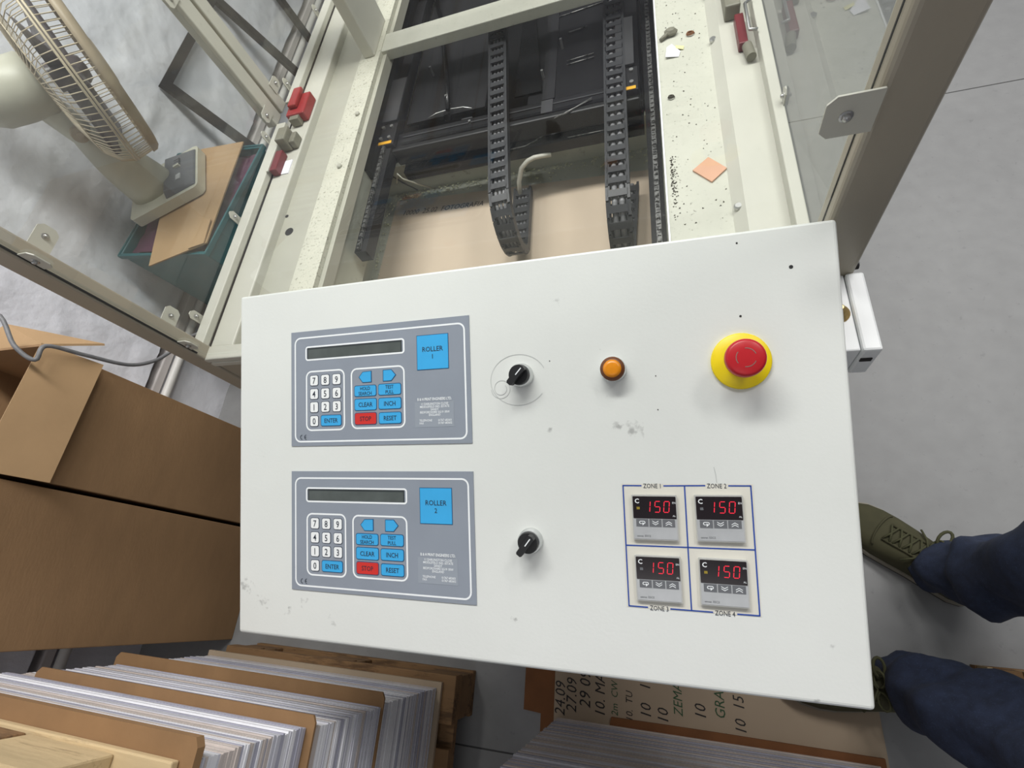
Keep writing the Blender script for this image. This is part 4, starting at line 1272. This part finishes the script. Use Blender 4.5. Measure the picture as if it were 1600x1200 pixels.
pallet('wooden_pallet', 0.0, -1.215, -0.512, -0.174, M['wood_dark'], 'old brown wooden pallet under the left stack of boards')
pallet('wooden_pallet', 0.8335, -1.262, -0.566, -0.200, M['wood'], 'pale wooden pallet lying on top of the left stack of boards', [(-1.262, -1.12, M['wood']), (-0.965, -0.815, M['wood_dark']), (-0.808, -0.655, M['wood'])], 0.011)
obj('base_board', BX((SX0 - 0.01, SY1 - SD, 0.135), (SX1 + 0.012, SY1 + 0.008, 0.144)), M['card_note'], label='greyish base board between the lower pallet and the boards', cat='cardboard')


def slip(z0, z1, dx, dy, lab):
    mb = MB()
    k = 0.010
    x0, x1, y0, y1 = SX0 - 0.014 + dx, SX1 + 0.010, SY1 - SD, SY1 + dy
    mb.prism([(x0, y0), (x1, y0), (x1, y1 - k), (x1 - k * .6, y1), (x0 + k, y1), (x0, y1 - k)], z0, z1)
    obj('slip_sheet', mb, M['slip'], label=lab, cat='cardboard')


slip(0.402, 0.406, 0, 0.018, 'brown slip sheet between the lower and middle bundles of boards')
slip(0.608, 0.612, 0.07, 0.011, 'brown slip sheet between the middle and upper bundles of boards')
slip(0.822, 0.8330, 0, 0.022, 'thick brown slip sheet between the upper bundle and the pallet above')
sheet_me = []
for k in ('sheet_a', 'sheet_b', 'sheet_c', 'sheet_a', 'sheet_b', 'sheet_d'):
    o = obj('printed_board', BX((SX0, SY1 - SD + 0.01, 0), (SX1, SY1, 0.00375)), M[k])
    sheet_me.append(o.data)
    bpy.data.objects.remove(o)
SHW = (SX1 - SX0)


def pile(z0, z1, x_mid, y_mid, meshes, lab, group, pitch, sx=1.0):
    z = z0
    k = 0
    proto = None
    wob = 0.0
    while z + 0.0038 <= z1:
        if k == 0 or random.random() < 0.55:
            me = random.choice(meshes)
        if proto is None:
            o = bpy.data.objects.new('printed_board', me)
            proto = o
        else:
            o = proto.copy()
            o.data = me
        wob = wob * 0.8 + random.gauss(0, 0.0007)
        o.location = (x_mid + wob + random.gauss(0, 0.0005), y_mid + wob * 0.6 + random.gauss(0, 0.0008), z)
        o.scale.x = sx
        COL.objects.link(o)
        tag(o, lab, 'board', group)
        z += pitch
        k += 1


xm, ym = (SX0 + SX1) / 2, SY1 - SD / 2
pile(0.1445, 0.4018, xm, ym, sheet_me, 'white printed board in the lower bundle of the left stack', 'boards in the lower bundle of the left stack', 0.0041)
pile(0.4085, 0.6078, xm + 0.006, ym - 0.002, sheet_me, 'white printed board in the middle bundle of the left stack', 'boards in the middle bundle of the left stack', 0.0041)
pile(0.6145, 0.8218, xm - 0.002, ym, sheet_me, 'white printed board in the upper bundle of the left stack', 'boards in the upper bundle of the left stack', 0.0041)

# ------------------------------------------------------------------ right stack with handwritten cardboard
mb = MB().prism([(-0.332, -1.1), (-0.300, -1.1), (-0.300, -0.02), (-0.376, -0.02), (-0.376, -0.243), (-0.332, -0.246)], 0.0005, 0.006)
obj('cardboard_strip', mb, M['slip_dark'], label='brown cardboard strip on the floor left of the handwritten sheet', cat='cardboard')
cs = obj('cardboard_sheet', BX((-0.299, -1.1, 0.0005), (0.392, 0.05, 0.008)), M['card_note'], label='grey-brown cardboard sheet with handwritten lists on the floor under the right stack', cat='cardboard')
TH = Matrix(((0, -1, 0, 0), (1, 0, 0, 0), (0, 0, 1, 0.0085), (0, 0, 0, 1)))
for (t, px, y, s, m) in (('24.09', -0.283, -0.245, 0.036, 0), ('27.09', -0.255, -0.235, 0.036, 0), ('29 09', -0.222, -0.222, 0.038, 0), ('10. MA', -0.186, -0.236, 0.034, 0), ('2m  CW', -0.152, -0.229, 0.022, 1),
                         ('10.  TU', -0.118, -0.236, 0.022, 0), ('10   1', -0.080, -0.226, 0.034, 0), ('10', -0.042, -0.231, 0.034, 0), ('ZEMA', -0.008, -0.212, 0.028, 1), ('10   1', 0.040, -0.213, 0.034, 0),
                         ('GRAF', 0.082, -0.206, 0.030, 1), ('5.', 0.038, -0.246, 0.020, 0), ('10  15', 0.122, -0.230, 0.032, 0), ('5.', 0.085, -0.244, 0.022, 1)):
    mb = MB().text(t, y, -px - s * 0.3, 0, s, 0, TH, align='LEFT', shear=0.2, sx=0.9)
    obj('handwriting', mb, M['marker_green'] if m else M['marker'], cs)
mb = MB().prism([(-0.285, -1.08), (0.385, -1.08), (0.385, -0.234), (0.05, -0.231), (-0.16, -0.231), (-0.165, -0.252), (-0.285, -0.252)], 0.0085, 0.016)
obj('slip_sheet', mb, M['slip_dark'], label='dark brown slip sheet under the right stack of boards', cat='cardboard')
rs_me = []
for k in ('sheet_b', 'sheet_c', 'sheet_d', 'sheet_d'):
    o = obj('printed_board', BX((-0.286, -1.07, 0), (0.372, -0.2465, 0.0062)), M[k])
    rs_me.append(o.data)
    bpy.data.objects.remove(o)
pile(0.0165, 0.47, 0.043, (-1.07 - 0.2465) / 2, rs_me, 'grey printed board in the right stack under the console corner', 'boards in the right stack', 0.0065)

# pallet corner behind the leg
wp = thing('wooden_pallet', (0.78, -0.30, 0), 'small brown wooden pallet corner on the floor behind the legs', 'pallet')
obj('deck_board', BX((0.575, -0.135, 0.0), (1.0, -0.048, 0.02)), M['wood_dark'], wp)
obj('block', BX((0.592, -0.130, 0.02), (0.632, -0.050, 0.06)), M['wood_dark'], wp)
obj('stringer', BX((0.578, -0.130, 0.02), (0.586, -0.048, 0.06)), M['wood'], wp)
obj('block', BX((0.636, -0.130, 0.02), (0.664, -0.050, 0.07)), M['wood'], wp)

# ------------------------------------------------------------------ person
per = thing('person', (0.52, 0.0, 0.0), 'person in dark blue jeans and olive lace-up shoes standing at the right', 'person')
A1, A2 = Vector((0.562, 0.120, 0.10)), Vector((0.440, -0.104, 0.10))
K1, K2 = Vector((0.615, 0.125, 0.50)), Vector((0.545, -0.165, 0.50))
H1, H2 = Vector((0.680, 0.095, 0.92)), Vector((0.665, -0.095, 0.92))


def skin_obj(name, verts, edges, rad, m, parent, root=0, sub=2):
    me = bpy.data.meshes.new(name)
    base = Vector(verts[root])
    me.from_pydata([Vector(v) - ORG[parent.name] for v in verts], edges, [])
    me.materials.append(m)
    o = bpy.data.objects.new(name, me)
    COL.objects.link(o)
    o.parent = parent
    md = o.modifiers.new('skin', 'SKIN')
    md.use_smooth_shade = True
    for i, r in enumerate(rad):
        sv = me.skin_vertices[0].data[i]
        sv.radius = r if isinstance(r, tuple) else (r, r)
        sv.use_root = (i == root)
    md = o.modifiers.new('subsurf', 'SUBSURF')
    md.levels = md.render_levels = sub
    ORG[o.name] = ORG[parent.name]
    return o


V, E, Rr = [], [], []


def jv(p, r, link=None):
    V.append(tuple(p))
    Rr.append(r)
    if link is not None:
        E.append((link, len(V) - 1))
    return len(V) - 1


pel = jv((0.675, 0, 0.96), 0.12)
wa = jv((0.68, 0, 1.12), 0.11, pel)
chs = jv((0.67, 0, 1.34), 0.125, wa)
nk = jv((0.66, 0, 1.49), 0.055, chs)
hd0 = jv((0.635, 0, 1.58), 0.070, nk)
hd1 = jv((0.630, 0, 1.66), 0.085, hd0)
hd2 = jv((0.640, 0, 1.73), 0.065, hd1)
jv((0.545, 0, 1.622), 0.014, hd0)       # nose
for (H, K, A, tdir) in ((H1, K1, A1, Vector((-0.77, 0.63, 0))), (H2, K2, A2, Vector((-1, 0, 0)))):
    h = jv(H, 0.085, pel)
    k = jv(K, 0.055, h)
    a_ = jv(A, 0.036, k)
    f1 = jv(A + Vector((0, 0, -0.055)) + tdir * 0.05, (0.024, 0.018), a_)
    jv(A + Vector((0, 0, -0.068)) + tdir * 0.13, (0.024, 0.012), f1)
for sg in (1, -1):
    sh = jv((0.67, sg * 0.18, 1.42), 0.055, chs)
    el = jv((0.70, sg * 0.24, 1.14), 0.040, sh)
    wr = jv((0.52, sg * 0.20, 1.03), 0.026, el)
    pm = jv((0.46, sg * 0.185, 1.02), (0.034, 0.017), wr)
    for k, (dy, L) in enumerate(((0.024, 0.062), (0.009, 0.072), (-0.007, 0.067), (-0.022, 0.052))):
        b = jv((0.425, sg * 0.185 + dy, 1.018), 0.0095, pm)
        m_ = jv((0.425 - L * 0.55, sg * 0.185 + dy * 1.1, 1.008), 0.0088, b)
        jv((0.425 - L * 0.9, sg * 0.185 + dy * 1.1, 0.985), 0.0075, m_)
    t1 = jv((0.475, sg * 0.185 - sg * 0.040, 1.022), 0.011, pm)
    jv((0.440, sg * 0.185 - sg * 0.062, 1.012), 0.0088, t1)
skin_obj('body', V, E, Rr, M['skin'], per)
# sweater and hair over the body
V, E, Rr = [], [], []
pel = jv((0.675, 0, 0.93), 0.150)
wa = jv((0.68, 0, 1.12), 0.135, pel)
chs = jv((0.67, 0, 1.34), 0.150, wa)
jv((0.66, 0, 1.47), 0.075, chs)
for sg in (1, -1):
    sh = jv((0.67, sg * 0.185, 1.42), 0.075, chs)
    el = jv((0.705, sg * 0.245, 1.14), 0.058, sh)
    jv((0.535, sg * 0.203, 1.035), 0.040, el)
skin_obj('sweater', V, E, Rr, M['sweater'], per)
obj('hair', MB().lathe([(0.092, 0), (0.096, 0.03), (0.085, 0.08), (0.05, 0.115), (0.001, 0.125)], 20, 0, Matrix.Translation((0.665, 0, 1.665))), M['hair'], per)
for sg in (1, -1):
    obj('eye', MB().lathe([(0.003, -0.010), (0.010, -0.005), (0.011, 0), (0.008, 0.006), (0.001, 0.009)], 12, 0, Matrix.Translation((0.556, sg * 0.031, 1.655)) @ Matrix.Rotation(-PI / 2, 4, 'Y')), M['white_line'], per)


# jeans legs: lofted with folds
def jean_leg(pts, rads, seed):
    rings = []
    n = 44
    N = 90
    for i in range(N + 1):
        t = i / N * (len(pts) - 1)
        k = min(int(t), len(pts) - 2)
        f = t - k
        c = Vector(pts[k]).lerp(Vector(pts[k + 1]), f)
        r = rads[k][0] * (1 - f) + rads[k + 1][0] * f
        r2 = rads[k][1] * (1 - f) + rads[k + 1][1] * f
        ring = []
        for j in range(n):
            a = 2 * PI * j / n
            z = c.z
            amp = 0.024 if z < 0.45 else 0.010
            wv = noise.noise(Vector((math.cos(a) * 0.9 + seed, math.sin(a) * 0.9, z * 9 + math.sin(a + seed) * 0.7))) * amp
            wv += noise.noise(Vector((math.cos(a) * 2.2 + seed * 3, math.sin(a) * 2.2, z * 24))) * 0.009 * max(0.25, 1 - z / 0.6)
            wv += 0.010 * math.sin(z * 62 + 1.5 * math.sin(a * 1.0 + seed) + seed) * max(0, 1 - z / 0.34)
            ring.append(c + Vector(((r + wv) * math.cos(a), (r2 + wv) * math.sin(a), 0.010 * math.sin(a * 2 + seed) * max(0, 1 - z / 0.2))))
        rings.append(ring)
    return rings


jn = thing('jeans', (0.56, 0, 0.05), None, None)
jn.parent = per
jn.location = Vector((0.56, 0, 0.05)) - ORG['person']
j1 = [(0.552, 0.128, 0.055), (0.553, 0.118, 0.12), (0.565, 0.105, 0.25), (0.600, 0.120, 0.48), (0.640, 0.115, 0.70), (0.670, 0.085, 0.93)]
j2 = [(0.447, -0.095, 0.050), (0.452, -0.100, 0.12), (0.470, -0.122, 0.25), (0.535, -0.168, 0.48), (0.60, -0.140, 0.70), (0.665, -0.085, 0.93)]
rd = [(0.062, 0.058), (0.066, 0.060), (0.076, 0.068), (0.088, 0.080), (0.100, 0.094), (0.125, 0.115)]
obj('leg', MB().loft(jean_leg(j1, rd, 1.3)), M['denim'], jn)
obj('leg', MB().loft(jean_leg(j2, rd, 4.1)), M['denim'], jn)
rings = []
for z, rx, ry in ((0.84, 0.135, 0.185), (0.90, 0.140, 0.190), (0.98, 0.135, 0.18), (1.05, 0.125, 0.165)):
    rings.append([(0.672 + rx * math.cos(2 * PI * j / 24), ry * math.sin(2 * PI * j / 24), z) for j in range(24)])
obj('waist', MB().loft(rings), M['denim'], jn)


def shoe(heel, d, z0, side_seed):
    d = Vector(d).normalized()
    n = Vector((-d.y, d.x, 0))
    T = Matrix(((d.x, n.x, 0, heel.x), (d.y, n.y, 0, heel.y), (0, 0, 1, z0), (0, 0, 0, 1)))
    L = 0.295
    sh = thing('shoe', heel, None, None)
    sh.parent = per
    sh.location = Vector(heel) - ORG['person']
    prof = [(0.0, 0.014), (0.008, 0.032), (0.03, 0.041), (0.07, 0.044), (0.11, 0.046), (0.15, 0.051), (0.19, 0.055), (0.22, 0.054), (0.25, 0.047), (0.275, 0.032), (0.288, 0.016), (L, 0.003)]
    out = [(x, -w_) for x, w_ in prof] + [(x, w_) for x, w_ in reversed(prof)]
    ins = [(0.008 + x * 0.955, y * 0.93) for x, y in out]
    obj('outsole', MB().prism(out, 0, 0.006, 0, T), M['rubber_black'], sh)
    obj('sole_rim', MB().prism(out, 0.006, 0.024, 0, T), M['rubber'], sh, bevel=0.002)
    hts = [0.068, 0.075, 0.082, 0.090, 0.092, 0.084, 0.070, 0.060, 0.054, 0.046, 0.038, 0.030]
    rings = []
    for (x, w_), h in zip(prof, hts):
        w2 = max(0.004, w_ * 0.94)
        x = 0.006 + x * 0.965
        ring = []
        for i in range(13):
            a = PI * i / 12
            cc, ss = math.cos(a), math.sin(a)
            ring.append(T @ Vector((x, w2 * math.copysign(abs(cc) ** 0.7, cc), 0.022 + (h - 0.022) * abs(ss) ** 0.75)))
        rings.append(ring)
    mb = MB()
    k = 13
    vs = [p for r in rings for p in r]
    fs = []
    for j in range(len(rings) - 1):
        for i in range(k - 1):
            fs.append((j * k + i, (j + 1) * k + i, (j + 1) * k + i + 1, j * k + i + 1))
    fs.append(list(range(k)))
    mb.add(vs, fs, 0, True)
    obj('upper', mb, M['shoe'], sh)

    def top(x, y):
        for i in range(len(prof) - 1):
            if prof[i][0] <= x <= prof[i + 1][0]:
                f = (x - prof[i][0]) / (prof[i + 1][0] - prof[i][0])
                h = hts[i] * (1 - f) + hts[i + 1] * f
                w_ = (prof[i][1] * (1 - f) + prof[i + 1][1] * f) * 0.94
                c_ = min(1, abs(y) / w_) ** (1 / 0.7)
                return 0.022 + (h - 0.022) * (1 - c_ * c_) ** (0.75 / 2)
        return 0.05

    mb = MB()                                           # raised eyelet facings and the toe seam
    for s_ in (-1, 1):
        mb.tube([T @ Vector((x, s_ * 0.020, top(x, 0.020) + 0.001)) for x in (0.118, 0.135, 0.155, 0.175, 0.195)], 0.0035, 6)
    mb.tube([T @ Vector((0.200 + 0.012 * math.cos(a), 0.040 * math.sin(a), top(0.2, 0.040 * math.sin(a)) + 0.0005)) for a in [(-PI / 2 + PI * i / 10) * 0.95 for i in range(11)]], 0.002, 6)
    obj('eyelet_facing', mb, M['shoe'], sh)
    mb = MB()
    for k_, x in enumerate((0.128, 0.146, 0.164, 0.182)):
        for s_ in (-1, 1):
            mb.tube([T @ Vector((x, s_ * 0.019, top(x, 0.019) + 0.004)), T @ Vector((x + 0.006, 0, top(x, 0) + 0.005)), T @ Vector((x + 0.013, -s_ * 0.019, top(x + 0.013, 0.019) + 0.004))], 0.0022, 6)
    zt = top(0.122, 0) + 0.008
    mb.tube([T @ Vector((0.116 - 0.010 * math.sin(a), -0.024 - 0.034 * (1 - math.cos(a)) / 2, zt + 0.002 + 0.014 * math.sin(a / 2))) for a in [2 * PI * i / 14 for i in range(15)]], 0.0032, 6)
    for s_ in (-1, 1):
        mb.tube([T @ Vector((0.122 - 0.012 * math.sin(a) * 0.6 - 0.004, s_ * (0.004 + 0.030 * (1 - math.cos(a)) / 2), zt + 0.010 * math.sin(a / 2) + 0.009 * math.sin(a))) for a in [2 * PI * i / 14 for i in range(15)]], 0.0024, 6)
        mb.tube([T @ Vector((0.122, 0, zt)), T @ Vector((0.135, s_ * 0.025, zt - 0.006)), T @ Vector((0.150, s_ * 0.042, top(0.15, 0.034) + 0.004))], 0.0022, 6)
    obj('laces', mb, M['shoe_dark'], sh)


shoe(Vector((0.608, 0.082, 0)), (-0.77, 0.63, 0), 0.0005, 1)
shoe(Vector((0.492, -0.103, 0)), (-1, -0.02, 0), 0.0085, 2)
